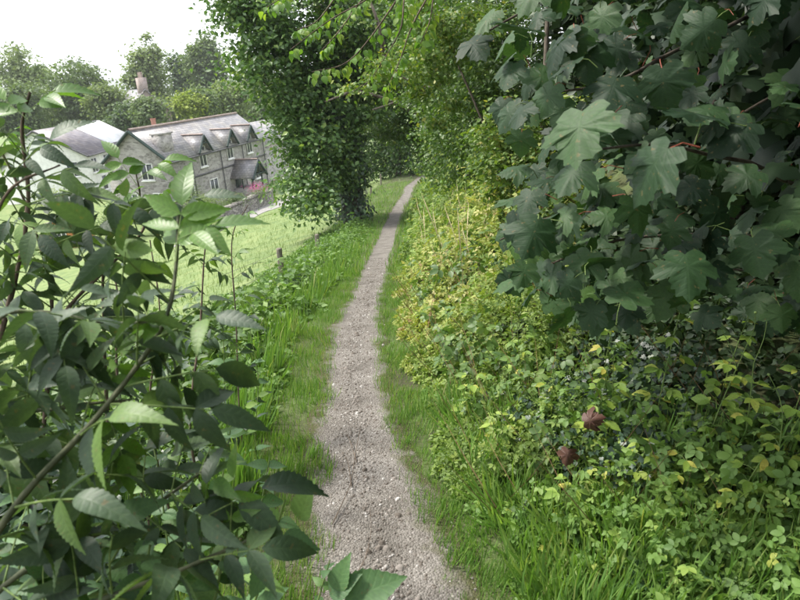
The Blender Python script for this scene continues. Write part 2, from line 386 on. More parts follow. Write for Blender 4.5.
def ground_mat():
    m, t = newmat('ground_earth'); L = t.links
    out = N(t, 'ShaderNodeOutputMaterial'); p = N(t, 'ShaderNodeBsdfPrincipled', Roughness=.95)
    tc = N(t, 'ShaderNodeTexCoord'); sp = N(t, 'ShaderNodeSeparateXYZ'); L.new(tc.outputs['Object'], sp.inputs[0])
    n1 = N(t, 'ShaderNodeTexNoise', Scale=1.6, Detail=8); L.new(tc.outputs['Object'], n1.inputs['Vector'])
    n2 = N(t, 'ShaderNodeTexNoise', Scale=.35, Detail=6); L.new(tc.outputs['Object'], n2.inputs['Vector'])
    soil = ramp(t, [(.3, (.045, .04, .02)), (.5, (.07, .085, .03)), (.7, (.10, .14, .045))]); L.new(n1.outputs['Fac'], soil.inputs['Fac'])
    mead = ramp(t, [(.3, (.095, .145, .045)), (.5, (.14, .195, .06)), (.7, (.19, .23, .085))]); L.new(n1.outputs['Fac'], mead.inputs['Fac'])
    mr = N(t, 'ShaderNodeAttribute', attribute_name='meadow')
    mx = N(t, 'ShaderNodeMixRGB'); L.new(mr.outputs['Fac'], mx.inputs['Fac']); L.new(soil.outputs['Color'], mx.inputs['Color1']); L.new(mead.outputs['Color'], mx.inputs['Color2'])
    L.new(mx.outputs[0], p.inputs['Base Color'])
    n3 = N(t, 'ShaderNodeTexNoise', Scale=14, Detail=8); L.new(tc.outputs['Object'], n3.inputs['Vector'])
    b = N(t, 'ShaderNodeBump', Strength=.8, Distance=.05); L.new(n3.outputs['Fac'], b.inputs['Height']); L.new(b.outputs[0], p.inputs['Normal'])
    L.new(p.outputs[0], out.inputs[0]); return m
def path_mat():
    m, t = newmat('path_grit'); L = t.links
    out = N(t, 'ShaderNodeOutputMaterial'); p = N(t, 'ShaderNodeBsdfPrincipled', Roughness=.95); p.inputs['Specular IOR Level'].default_value = .25
    tc = N(t, 'ShaderNodeTexCoord')
    n1 = N(t, 'ShaderNodeTexNoise', Scale=5.5, Detail=9); L.new(tc.outputs['Object'], n1.inputs['Vector'])
    c1 = ramp(t, [(.28, (.122, .111, .098)), (.5, (.178, .163, .146)), (.72, (.232, .215, .196))]); L.new(n1.outputs['Fac'], c1.inputs['Fac'])
    vo = N(t, 'ShaderNodeTexVoronoi', feature='F1'); vo.inputs['Scale'].default_value = 120; L.new(tc.outputs['Object'], vo.inputs['Vector'])
    sp = N(t, 'ShaderNodeSeparateColor'); L.new(vo.outputs['Color'], sp.inputs[0])
    c2 = ramp(t, [(.0, (.72, .7, .68)), (.55, (1, 1, 1)), (.9, (1.1, 1.1, 1.1)), (.95, (1.45, 1.46, 1.48))]); L.new(sp.outputs[0], c2.inputs['Fac'])
    mu = N(t, 'ShaderNodeMixRGB', blend_type='MULTIPLY'); mu.inputs['Fac'].default_value = .8; L.new(c1.outputs[0], mu.inputs['Color1']); L.new(c2.outputs[0], mu.inputs['Color2'])
    ma = N(t, 'ShaderNodeAttribute', attribute_name='margin'); n5 = N(t, 'ShaderNodeTexNoise', Scale=11.0, Detail=6); L.new(tc.outputs['Object'], n5.inputs['Vector'])
    mm = N(t, 'ShaderNodeMapRange'); L.new(math_n(t, 'ADD', ma.outputs['Fac'], math_n(t, 'MULTIPLY', math_n(t, 'SUBTRACT', n5.outputs['Fac'], .5), 1.1)), mm.inputs[0]); mm.inputs[1].default_value = .58; mm.inputs[2].default_value = .85
    me_ = N(t, 'ShaderNodeMixRGB'); L.new(mm.outputs[0], me_.inputs['Fac']); L.new(mu.outputs[0], me_.inputs['Color1']); me_.inputs['Color2'].default_value = (.075, .075, .035, 1)
    L.new(me_.outputs[0], p.inputs['Base Color'])
    n3 = N(t, 'ShaderNodeTexNoise', Scale=120, Detail=3); L.new(tc.outputs['Object'], n3.inputs['Vector'])
    ad = math_n(t, 'ADD', math_n(t, 'MULTIPLY', vo.outputs['Distance'], -1.0), math_n(t, 'MULTIPLY', n3.outputs['Fac'], .6))
    b = N(t, 'ShaderNodeBump', Strength=.7, Distance=.012); L.new(ad, b.inputs['Height']); L.new(b.outputs[0], p.inputs['Normal'])
    L.new(p.outputs[0], out.inputs[0]); return m

# ------------------------------------------------------------------ terrain, path, lane, hill
def grid_mesh(name, xs, ys, zf, mat, attr=None):
    Xg, Yg = np.meshgrid(xs, ys); Z = zf(Xg, Yg)
    V = np.stack([Xg, Yg, Z], -1).reshape(-1, 3)
    nx, ny = len(xs), len(ys)
    i = np.arange(nx - 1)[None, :] + np.arange(ny - 1)[:, None] * nx
    F = np.stack([i, i + 1, i + 1 + nx, i + nx], -1).reshape(-1, 4)
    me = mesh_np(name, V, F, mat, smooth=True)
    if attr:
        a = me.attributes.new(attr[0], 'FLOAT', 'POINT'); a.data.foreach_set('value', attr[1](V[:, 0], V[:, 1]).astype(np.float32))
    return me
xs = np.concatenate([[-3000, -2000, -700, -250, -120, -70], np.arange(-45, -8, 1.0), np.arange(-8, -2.4, .4), np.arange(-2.4, 3.2, .08), np.arange(3.2, 10, .4), [12, 16, 22, 32, 50, 90, 200, 700, 2000, 3000]])
ys = np.concatenate([[-300, -60, -20, -8, -4], np.arange(-2.5, 9, .1), np.arange(9, 30, .4), np.arange(30, 80, 1.5), [85, 95, 110, 140, 200, 400, 1000, 2500, 4200]])
def meadow_attr(x, y):
    s = x - path_x(y)
    return smst((-s - 1.6 + .4 * wob(x, y, 1.3)) / 1.2) * smst((y - 4.5) / 3)
ground = link('ground', grid_mesh('ground', xs, ys, H, ground_mat(), ('meadow', meadow_attr))); tag(ground, kind='structure')
# trodden path: a sheet just above the ground with a ragged edge
yv = np.concatenate([np.arange(-1.2, 10, .06), np.arange(10, 34, .2)])
tv_ = np.linspace(-1, 1, 13)
Vp = []
for y in yv:
    h = float(path_half(y)) * 1.55
    for k, tt in enumerate(tv_):
        x = float(path_x(y)) + tt * h + .018 * math.sin(y * 17 + tt * 3) * abs(tt)
        z = float(H(x, y)) + .006 - .012 * (1 - tt * tt)
        if abs(tt) > .99: z -= .02
        Vp.append((x, y, z))
nx = len(tv_); i = np.arange(nx - 1)[None, :] + np.arange(len(yv) - 1)[:, None] * nx
Fp = np.stack([i, i + 1, i + 1 + nx, i + nx], -1).reshape(-1, 4)
for_path = np.array(Vp); for_path[:, 2] += .012
path = link('path', mesh_np('path', for_path, Fp, path_mat(), smooth=True)); tag(path, kind='structure')
_a = path.data.attributes.new('margin', 'FLOAT', 'POINT'); _a.data.foreach_set('value', np.tile(np.abs(tv_), len(yv)).astype(np.float32))

# loose stones on the path (too many to count)
def pebble_template():
    a = np.linspace(0, 2 * math.pi, 7)[:-1]
    v = [(math.cos(t) * (1 + .2 * math.sin(3 * t)), math.sin(t) * .75, 0) for t in a] + [(math.cos(t + .4) * .6, math.sin(t + .4) * .45, .45) for t in a] + [(0, 0, .52)]
    f = []
    for k in range(6):
        k2 = (k + 1) % 6
        f += [(k, k2, 6 + k2), (k, 6 + k2, 6 + k), (6 + k, 6 + k2, 12)]
    return np.array(v), np.array(f)
n = 7000
yy = .6 + 9.5 * rng.random(n) ** 1.8; tt = np.clip(rng.normal(0, .62, n), -1.35, 1.35)
xx = path_x(yy) + tt * path_half(yy)
P = np.stack([xx, yy, H(xx, yy) + .008], -1)
th = rng.random(n) * 6.28
stm = leaf_mat('path_stone', [(0, (.09, .075, .062)), (.5, (.175, .152, .132)), (.85, (.26, .235, .215)), (1, (.46, .44, .42))], 0, .9, .3)
sz = .0035 + .0055 * rng.random(n) ** 2 + (rng.random(n) < .05) * .013 * rng.random(n)
o = scatter('gravel', pebble_template(), P, np.stack([np.cos(th), np.sin(th), .1 * np.sin(th * 3)], -1), np.tile([0, 0, 1.0], (n, 1)), sz, stm)
tag(o, 'loose pale grit and small stones on the trodden path', 'gravel', kind='stuff')

# far blue hill
hx = np.linspace(-2600, 800, 120); hv, hf = [], []
for k, x in enumerate(hx):
    h = 46 + 16 * math.sin(x * .003 + .6) + 7 * math.sin(x * .011) + 3 * math.sin(x * .037)
    for (dy, z) in ((0, -12), (140, h * .55), (330, h), (800, h * .8), (1500, -12)): hv.append((x, 2150 + dy, z))
for k in range(len(hx) - 1):
    for j in range(4): a = k * 5 + j; hf.append((a, a + 5, a + 6, a + 1))
hill = link('hill', mesh_np('hill', hv, np.array(hf), plain('hill_wood', (.05, .075, .05), (.10, .13, .075), .02, .95), smooth=True)); tag(hill, kind='structure')

# ------------------------------------------------------------------ buildings in the valley
def poly(name, verts, faces, mat, parent, uv=None):
    return link(name, mesh_np(name, np.array(verts, float), [tuple(f) for f in faces], mat, uv=uv), parent)
def slab(name, a, b, c, d, th, mat, parent):
    """roof slope a-b along the ridge, d-c along the eaves, with thickness and a metric UV"""
    a, b, c, d = [np.array(q, float) for q in (a, b, c, d)]
    nrmv = nrm(np.cross(b - a, d - a))
    if nrmv[2] < 0: nrmv = -nrmv
    top = [a, b, c, d]; bot = [q - nrmv * th for q in top]
    L, S = np.linalg.norm(b - a), np.linalg.norm(d - a)
    e1, e2 = nrm(b - a), nrm((d - a) - nrm(b - a) * ((d - a) @ nrm(b - a)))
    uvs = [((q - a) @ e1, (q - a) @ e2) for q in top + bot]
    return poly(name, top + bot, [(0, 1, 2, 3), (7, 6, 5, 4), (0, 4, 5, 1), (1, 5, 6, 2), (2, 6, 7, 3), (3, 7, 4, 0)], mat, parent, uvs)
def boards(name, segs, w, mat, parent):
    arr = []
    for p, q in segs:
        arr.append(tube_arrays(np.array([p, (np.array(p) + np.array(q)) / 2, q], float), w, 4))
    v, f = merge(arr); return link(name, mesh_np(name, v, f, mat), parent)
def window_x(parent, x, z0, w, h, y, bars=1, out=-1, name='window'):
    """window lying in a plane y = const, seen from the side 'out'"""
    fr = []
    t = .07
    fr += [box_arrays(x - w / 2 - t, x + w / 2 + t, min(y, y + out * .05), max(y, y + out * .05), z0 - t, z0), box_arrays(x - w / 2 - t, x + w / 2 + t, min(y, y + out * .05), max(y, y + out * .05), z0 + h, z0 + h + t)]
    for k in range(bars + 2):
        xx = x - w / 2 - t / 2 + k * (w + t) / (bars + 1)
        fr.append(box_arrays(xx - t / 2, xx + t / 2, min(y, y + out * .047), max(y, y + out * .047), z0, z0 + h))
    v, f = merge(fr); o = link(name, mesh_np(name, v, f, MT['white_paint']), parent)
    for k in range(bars + 1):
        xa = x - w / 2 + k * (w + t) / (bars + 1); xb = xa + (w + t) / (bars + 1) - t
        box('pane', (xa, xb, min(y + out * .005, y + out * .02), max(y + out * .005, y + out * .02), z0, z0 + h), MT['glass'], o)
    box('sill', (x - w / 2 - .14, x + w / 2 + .14, min(y, y + out * .12), max(y, y + out * .12), z0 - .17, z0 - .072), MT['white_paint'], o)
    return o
def window_y(parent, y, z0, w, h, x, bars=1):
    """window in a plane x = const facing -x"""
    t = .07; fr = [box_arrays(x - .05, x, y - w / 2 - t, y + w / 2 + t, z0 - t, z0), box_arrays(x - .05, x, y - w / 2 - t, y + w / 2 + t, z0 + h, z0 + h + t)]
    for k in range(bars + 2):
        yy = y - w / 2 - t / 2 + k * (w + t) / (bars + 1)
        fr.append(box_arrays(x - .047, x, yy - t / 2, yy + t / 2, z0, z0 + h))
    v, f = merge(fr); o = link('window', mesh_np('window', v, f, MT['white_paint']), parent)
    for k in range(bars + 1):
        ya = y - w / 2 + k * (w + t) / (bars + 1); yb = ya + (w + t) / (bars + 1) - t
        box('pane', (x - .02, x - .005, ya, yb, z0, z0 + h), MT['glass'], o)
    box('sill', (x - .12, x, y - w / 2 - .14, y + w / 2 + .14, z0 - .17, z0 - .072), MT['white_paint'], o)
    return o
def gabled_wall(name, L, W, eh, rh, mat, parent, z0=-.8):
    v = [(0, 0, z0), (L, 0, z0), (L, W, z0), (0, W, z0), (0, 0, eh), (L, 0, eh), (L, W, eh), (0, W, eh), (0, W / 2, rh), (L, W / 2, rh)]
    f = [(0, 1, 5, 4), (2, 3, 7, 6), (3, 0, 4, 8, 7), (1, 2, 6, 9, 5)]
    return poly(name, v, f, mat, parent)

def stone_house():
    HZ = -7.95
    h = empty('stone_house', (-16.4, 47.0, HZ), 'grey stone cottage with slate roof, three gabled dormers and a porch', 'house', rz=math.atan2(.971, .238))
    L, W, EH, RH = 17.0, 5.3, 4.62, 6.72
    gabled_wall('wall', L, W, EH, RH, MT['stone'], h)
    k = (RH - EH) / (W / 2); ov = .28
    rf = slab('roof', (-.25, W / 2, RH + .1), (L + .1, W / 2, RH + .1), (L + .1, -ov, EH - ov * k + .1), (-.25, -ov, EH - ov * k + .1), .09, MT['slate'], h)
    slab('roof_slope', (L + .1, W / 2, RH + .1), (-.25, W / 2, RH + .1), (-.25, W + ov, EH - ov * k + .1), (L + .1, W + ov, EH - ov * k + .1), .09, MT['slate'], rf)
    for q in range(17):
        v, f = tube_arrays(np.array([(-.25 + q * 1.02, W / 2, RH + .13), (-.25 + q * 1.02 + .5, W / 2, RH + .135), (-.25 + q * 1.02 + 1.0, W / 2, RH + .13)]), .1, 6)
        link('ridge_tile', mesh_np('ridge_tile', v, f, MT['ridge_tile']), rf)
    boards('bargeboard', [((-.3, -ov - .05, EH - ov * k - .06), (-.3, W / 2, RH + .02)), ((-.3, W / 2, RH + .02), (-.3, W + ov + .05, EH - ov * k - .06))], .13, MT['green_paint'], h)
    boards('gutter', [((-.2, -ov - .07, EH - ov * k - .02), (L, -ov - .07, EH - ov * k - .02))], .07, MT['lead'], h)
    box('string_course', (0.0, L, -.05, .0, 2.72, 2.86), MT['lead'], h)
    for t in (3.0, 7.7, 11.8, 16.3):
        boards('drainpipe', [((t, -.12, EH - .3), (t, -.12, -.3))], .055, MT['lead'], h)
    for t in (4.8, 9.5, 13.4):
        w2, ah, eh2 = .85, 5.85, 4.78
        d = poly('dormer', [(t - w2 + .12, -.03, 4.3), (t + w2 - .12, -.03, 4.3), (t + w2 - .12, -.03, eh2 + .1), (t, -.03, ah - .05), (t - w2 + .12, -.03, eh2 + .1)], [(0, 1, 2, 3, 4)], MT['stone'], h)
        yb = (ah - EH) / k + .2; ye = (eh2 - EH) / k + .3
        for s in (-1, 1):
            slab('dormer_roof', (t, -.42, ah + .05), (t, yb, ah + .05), (t + s * (w2 + .22), ye, eh2 - .18), (t + s * (w2 + .22), -.42, eh2 - .18), .07, MT['slate'], d)
            boards('bargeboard', [((t, -.46, ah - .02), (t + s * (w2 + .24), -.46, eh2 - .26))], .11, MT['green_paint'], d)
        boards('ridge_tile', [((t, -.4, ah + .08), (t, yb, ah + .08))], .07, MT['ridge_tile'], d)
        boards('truss', [((t - .5, -.44, ah - .6), (t + .5, -.44, ah - .6)), ((t, -.44, ah - .05), (t, -.44, ah - .6))], .05, MT['green_paint'], d)
        window_x(h, t, 3.45, .95, 1.5, -.035, 1)
    # chimney stack by the near corner
    c = box('chimney', (.35, 1.75, .45, 1.25, 4.9, 6.35), MT['stone'], h); box('chimney_cap', (.27, 1.83, .37, 1.33, 6.35, 6.47), MT['stone'], c)
    # gable windows
    window_y(h, 1.9, 3.2, .9, 1.1, -.01); window_y(h, 3.6, .9, .9, 1.2, -.01); window_y(h, 1.3, .8, .8, 1.3, -.01)
    for t in (2.2, 6.0, 14.6): window_x(h, t, .9, 1.2, 1.25, -.01, 1)
    # porch
    tc, ww, dp, ah, eh = 10.3, 1.15, 1.9, 3.15, 1.95
    p = box('porch', (tc - ww + .1, tc + ww - .1, -dp + .1, -.01, -.5, .75), MT['stone'], h)
    for s in (-1, 1):
        slab('porch_roof', (tc, -dp - .3, ah), (tc, 0, ah), (tc + s * (ww + .3), 0, eh - .25), (tc + s * (ww + .3), -dp - .3, eh - .25), .08, MT['slate'], p)
        boards('bargeboard', [((tc, -dp - .34, ah - .1), (tc + s * (ww + .32), -dp - .34, eh - .36))], .13, MT['green_paint'], p)
        boards('post', [((tc + s * (ww - .15), -dp, .7), (tc + s * (ww - .15), -dp, eh))], .09, MT['green_paint'], p)
        boards('rail', [((tc + s * (ww - .12), -dp, eh - .15), (tc + s * (ww - .12), 0, eh - .15)), ((tc + s * (ww - .12), -dp / 2, .7), (tc + s * (ww - .12), -dp / 2, eh - .1))], .06, MT['green_paint'], p)
    boards('truss', [((tc - ww, -dp - .3, eh - .05), (tc + ww, -dp - .3, eh - .05)), ((tc, -dp - .3, ah - .2), (tc, -dp - .3, eh - .05))], .07, MT['green_paint'], p)
    boards('ridge_tile', [((tc, -dp - .28, ah + .03), (tc, 0, ah + .03))], .07, MT['ridge_tile'], p)
    box('door', (tc - .5, tc + .5, -.06, -.012, 0.05, 2.0), MT['green_paint'], h)
    # lower range at the far end
    e = poly('end_range', [(L, .3, -.8), (L + 7, .3, -.8), (L + 7, W, -.8), (L, W, -.8), (L, .3, 3.7), (L + 7, .3, 3.7), (L + 7, W, 3.7), (L, W, 3.7)], [(0, 1, 5, 4), (1, 2, 6, 5), (2, 3, 7, 6), (4, 5, 6, 7)], MT['stone'], h)
    for s, y in ((1, .0), (-1, W + .2)): slab('end_roof', (L + .12, W / 2 + .1, 5.7), (L + 7.2, W / 2 + .1, 5.7), (L + 7.2, y, 3.6), (L + .12, y, 3.6), .09, MT['slate'], e)
stone_house()

def ray_z(px, py, z):
    d = pix(px, py, 1) - CP; return CP + d * ((z - CP[2]) / d[2])
def white_house():
    E0 = pix(95, 152, 60.0); ze = E0[2]; zr = ze + 2.35
    P0, P1 = ray_z(34, 131.5, zr), ray_z(98, 121, zr)
    u = nrm((P1 - P0)[:2]); wv = np.array([-u[1], u[0]])
    half = abs((E0[:2] - P0[:2]) @ wv); x0 = (E0[:2] - P0[:2]) @ u
    L = np.linalg.norm((P1 - P0)[:2]) - min(0, x0)
    o2 = P0[:2] + u * min(0, x0) - wv * half
    base = -8.1; EH = ze - base; RH = zr - base; W = 2 * half
    h = empty('white_house', (o2[0], o2[1], base), 'white rendered house with dark slate roof and a bright roof panel', 'house', rz=math.atan2(u[1], u[0]))
    gabled_wall('wall', L, W, EH, RH, MT['white_paint'], h)
    k = (RH - EH) / half; ov = .3
    r = slab('roof', (-.25, half, RH + .1), (L + .2, half, RH + .1), (L + .2, -ov, EH - ov * k + .1), (-.25, -ov, EH - ov * k + .1), .1, MT['slate_dark'], h)
    slab('roof_slope', (L + .2, half, RH + .1), (-.25, half, RH + .1), (-.25, W + ov, EH - ov * k + .1), (L + .2, W + ov, EH - ov * k + .1), .1, MT['slate_dark'], r)
    yl = lambda q: EH + k * q + .14
    pn = slab('roof_panel', (L * .48, half * .96, yl(half * .96)), (L * .995, half * .96, yl(half * .96)), (L * .995, half * .10, yl(half * .10)), (L * .48, half * .10, yl(half * .10)), .03, MT['panel_sky_glare'], h)
    boards('fascia', [((-.25, -ov - .05, EH - ov * k + .02), (L + .2, -ov - .05, EH - ov * k + .02))], .07, MT['lead'], h)
    boards('bargeboard', [((-.28, -ov, EH - ov * k), (-.28, half, RH + .03)), ((-.28, half, RH + .03), (-.28, W + ov, EH - ov * k))], .09, MT['lead'], h)
    for t in (1.2, 4.0, 7.2): window_x(h, t, EH - 1.75, 1.1, 1.25, -.01, 1)
    for t in (2.6, 6.0): window_x(h, t, .7, .9, 1.3, -.01, 0)
    window_y(h, half * .35, EH - 1.9, 1.0, 1.25, -.01); window_y(h, half * 1.4, EH - 1.9, 1.0, 1.25, -.01); window_y(h, half * .4, .5, .9, 1.5, -.01, 0)
white_house()

def far_house():
    P = pix(171, 112, 84); base = -8.6
    h = empty('far_house', (P[0], P[1], base), 'distant slate roofed house with tall brick chimney among trees', 'house', rz=math.radians(122))
    EH, RH, W, L = 7.2, 10.2, 5.6, 10.0
    gabled_wall('wall', L, W, EH, RH, MT['brick'], h); k = (RH - EH) / (W / 2)
    for s, y in ((0, -.3), (1, W + .3)): slab('roof', (-.2, W / 2, RH + .1), (L + .2, W / 2, RH + .1), (L + .2, y, EH - .2), (-.2, y, EH - .2), .1, MT['slate'], h)
    c = box('chimney', (.3, 2.2, W / 2 - .5, W / 2 + .5, RH - .8, RH + 1.5), MT['brick'], h)
    for q in range(4): boards('chimney_pot', [((.5 + q * .5, W / 2, RH + 1.5), (.5 + q * .5, W / 2, RH + 2.2))], .15, MT['ridge_tile'], c)
    window_y(h, W / 2, EH - 1.4, 1.0, 1.3, -.01)
far_house()

def small_chimney():
    P = pix(165, 118, 66); b = float(P[2]) - 3
    o = empty('outbuilding', (P[0], P[1], -8.2), 'small slate outbuilding with red chimney pot behind the cottage roof', 'outbuilding', rz=math.radians(76))
    hgt = float(P[2]) + 8.2
    gabled_wall('wall', 4.0, 3.6, hgt - 2.0, hgt - .9, MT['white_paint'], o)
    for y in (-.2, 3.8): slab('roof', (-.2, 1.8, hgt - .8), (4.2, 1.8, hgt - .8), (4.2, y, hgt - 2.1), (-.2, y, hgt - 2.1), .08, MT['slate'], o)
    v, f = tube_arrays(np.array([(.5, 1.8, hgt - .9), (.5, 1.8, hgt - .3), (.5, 1.8, hgt)]), [.26, .24, .3], 8)
    link('chimney_pot', mesh_np('chimney_pot', v, f, MT['terracotta']), o)
small_chimney()

def shed():
    P = ground_hit(66, 247); 
    h = empty('garden_shed', (P[0] - .9, P[1], P[2] - .1), 'orange timber garden shed with a pale sloping roof', 'shed', rz=math.radians(-14))
    sc = project(P)[2] / FPX
    w, hh = 30 * sc, 30 * sc
    v = [(0, 0, -.3), (w, 0, -.3), (w, 1.8, -.3), (0, 1.8, -.3), (0, 0, hh * .85), (w, 0, hh * 1.12), (w, 1.8, hh * 1.12), (0, 1.8, hh * .85)]
    poly('wall', v, [(0, 1, 5, 4), (1, 2, 6, 5), (2, 3, 7, 6), (3, 0, 4, 7)], MT['timber'], h)
    slab('roof', (w + .25, -.25, hh * 1.12 + .14), (w + .25, 2.0, hh * 1.12 + .14), (-.6, 2.0, hh * .85 - .08), (-.6, -.25, hh * .85 - .08), .07, MT['felt'], h)
    for q in range(1, 7): box('plank', (0.02, w - .02, -.014, -.002, q * hh * .12 - .06, q * hh * .12 + .04), MT['timber'], h)
    window_x(h, w * .5, hh * .45, w * .32, hh * .22, -.02, 1)
    t = empty('garden_table', (P[0] - 1.9, P[1] + .3, P[2] - .1), 'white garden table beside the orange shed', 'table')
    box('table_top', (-.6, .6, -.4, .4, .70, .75), MT['white_paint'], t)
    for a in (-.5, .5):
        for b in (-.3, .3): box('leg', (a - .03, a + .03, b - .03, b + .03, 0, .7), MT['white_paint'], t)
shed()

# stone wall of the cottage garden and the lane beside it
def strip(name, pts, w, dz, mat, n=40):
    c = spline(pts, n); T = nrm(np.gradient(c, axis=0)); S = np.stack([T[:, 1], -T[:, 0], 0 * T[:, 0]], -1)
    V = []
    for q in range(n):
        for s in (-1, -.33, .33, 1):
            p = c[q] + S[q] * s * w / 2; V.append((p[0], p[1], float(H(p[0], p[1])) + dz))
    i = np.arange(3)[None, :] + np.arange(n - 1)[:, None] * 4
    return mesh_np(name, np.array(V), np.stack([i, i + 1, i + 5, i + 4], -1).reshape(-1, 4), mat, smooth=True)
WA, WB = ground_hit(222, 224), ground_hit(272, 201)
lane = link('lane', strip('lane', [ground_hit(190, 243), ground_hit(238, 221), ground_hit(272, 207), ground_hit(300, 196)], 2.2, .03, MT['tarmac'])); tag(lane, kind='structure')
def garden_wall(a, b, hgt, label, n=16):
    o = empty('garden_wall', (a[0], a[1], float(H(a[0], a[1]))), label, 'wall')
    d = (b - a)[:2]; L = np.linalg.norm(d); d = d / L; s = np.array([-d[1], d[0]]); z0 = float(H(a[0], a[1]))
    V = []; m = n
    for q in range(m + 1):
        p = a[:2] + d * L * q / m; zg = float(H(p[0], p[1])) - z0; hh = hgt + .06 * math.sin(q * 2.1)
        for (so, zz) in ((-.28, -.3), (-.22, hh), (.22, hh), (.28, -.3)):
            pp = p + s * so - a[:2]; V.append((pp[0], pp[1], zg + zz))
    F = []
    for q in range(m):
        for j in range(3): k = q * 4 + j; F.append((k, k + 1, k + 5, k + 4))
    F += [(0, 3, 2, 1), (m * 4, m * 4 + 1, m * 4 + 2, m * 4 + 3)]
    link('wall', mesh_np('wall', np.array(V), F, MT['drystone']), o)
    nst = int(L / .34)
    for q in range(nst):
        p = a[:2] + d * L * (q + .5) / nst; zg = float(H(p[0], p[1])) - z0
        vv, ff = box_arrays(-.15, .15, -.24, .24, 0, .1 + .12 * random.random())
        vv = vv * (1 + .1 * rng.standard_normal(vv.shape))
        rot = np.array([[d[0], s[0]], [d[1], s[1]]]); xy = vv[:, :2] @ rot.T + (p - a[:2])
        link('cope_stone', mesh_np('cope_stone', np.column_stack([xy, vv[:, 2] + zg + hgt - .05]), ff, MT['drystone']), o)
garden_wall(WA, WB, .95, 'low grey stone wall beside the lane below the cottage')

# ------------------------------------------------------------------ leaf templates (base at origin, tip +Y, face +Z, unit length)
KITE = (np.array([(0, 0, 0), (.30, .42, .07), (0, 1, -.06), (-.30, .42, .07)]), np.array([(0, 1, 2), (0, 2, 3)]))
OVAL = (np.array([(0, 0, 0), (.24, .25, .05), (.27, .55, .04), (0, 1, -.12), (-.27, .55, .04), (-.24, .25, .05), (0, .5, -.01)]),
        np.array([(0, 1, 6), (1, 2, 6), (2, 3, 6), (3, 4, 6), (4, 5, 6), (5, 0, 6)]))
TRI = [(0, 0, 0)]; _f = []
for a in (-62, 0, 62):
    c, s = math.cos(math.radians(a)), math.sin(math.radians(a)); b = len(TRI)
    for (x, y, z) in ((0, .12, 0), (.25, .50, .06), (0, 1.0, -.1), (-.25, .50, .06)): TRI.append((x * c + y * s, -x * s + y * c, z - .06 * (a != 0)))
    _f += [(b, b + 1, b + 2), (b, b + 2, b + 3)]
TRIFOIL = (np.array(TRI), np.array(_f))
TRI, _f = [], []
for a in (-64, 0, 64):
    c, s_ = math.cos(math.radians(a)), math.sin(math.radians(a)); b = len(TRI); g = .85 if a else 1.0
    for (x, y, z) in ((0, .10, 0), (.20, .28, .05), (.30, .55, .05), (.20, .82, -.01), (0, 1.0, -.12), (-.20, .82, -.01), (-.30, .55, .05), (-.20, .28, .05), (0, .5, 0)): TRI.append((g * (x * c + y * s_), g * (-x * s_ + y * c), g * z - .08 * y * (a != 0)))
    _f += [(b + q, b + (q + 1) % 8, b + 8) for q in range(8)]
TRIOVAL = (np.array(TRI), np.array(_f))
_iv = [(0, 0), (.22, -.12), (.5, .12), (.34, .30), (.42, .52), (.16, .58), (0, 1.0), (-.16, .58), (-.42, .52), (-.34, .30), (-.5, .12), (-.22, -.12)]
IVY = (np.array([(x, y, .05 * abs(x) - .08 * y * y) for x, y in _iv] + [(0, .3, 0)]), np.array([(k, (k + 1) % 12, 12) for k in range(12)]))
BLADE = (np.array([(-.026, 0, 0), (.026, 0, 0), (-.021, .40, .02), (.021, .40, .02), (-.013, .75, -.08), (.013, .75, -.08), (0, 1.0, -.24)]),
         np.array([(0, 1, 3), (0, 3, 2), (2, 3, 5), (2, 5, 4), (4, 5, 6)]))
BLADE2 = (np.array([(-.04, 0, 0), (.04, 0, 0), (-.025, .6, -.02), (.025, .6, -.02), (0, 1.0, -.18)]), np.array([(0, 1, 3), (0, 3, 2), (2, 3, 4)]))

def rand_unit(n):
    return nrm(rng.standard_normal((n, 3)))
def leaf_dirs(n, upbias=.7, droop=.35, out=None, outw=0.0):
    """random tips and normals: leaf faces mostly up, tips outwards and hanging a little"""
    a = rng.random(n) * 2 * math.pi
    tip = np.stack([np.cos(a), np.sin(a), -droop + .5 * rng.standard_normal(n)], -1)
    if out is not None: tip = tip + outw * out
    nr = rand_unit(n) * (1 - upbias) * 1.3 + np.array([0, 0, upbias])
    if out is not None: nr = nr + .5 * outw * out
    return nrm(tip), nrm(nr)

# detailed leaves for the near plants -------------------------------------------------
def leaflet_mesh(name, mat, width=.19, teeth=9, droop=.3, fold=.12, twist=0.0, curl=0.0, shape=.62):
    V, F = [], []; n = teeth * 2
    ys_ = np.linspace(0, 1, n + 1)
    for i_, y in enumerate(ys_):
        w = width * (math.sin(math.pi * y ** shape) ** 1.08 if 0 < y < 1 else 0)
        if 0 < i_ < n: w *= 1.035 if i_ % 2 else .965
        yy = y + (.018 if i_ % 2 else -.004)
        zc = -droop * y * y
        tw = twist * y; rip = .003 * (1 if i_ % 2 else -1)
        for s in (-1, 0, 1):
            x = s * w; z = zc + fold * abs(x) - curl * x * x * 6 + rip * (abs(s))
            V.append((x * math.cos(tw), yy * (1 - .12 * droop * y) if s else y * (1 - .12 * droop * y), z + x * math.sin(tw)))
    for i_ in range(n):
        a = i_ * 3
        F += [(a, a + 1, a + 4, a + 3), (a + 1, a + 2, a + 5, a + 4)]
    V = np.array(V); uv = np.array([(s * width * (math.sin(math.pi * min(max(y, 0), 1) ** shape)), y) for y in ys_ for s in (-1, 0, 1)])
    return mesh_np(name, V, np.array(F), mat, uv=uv, smooth=True)
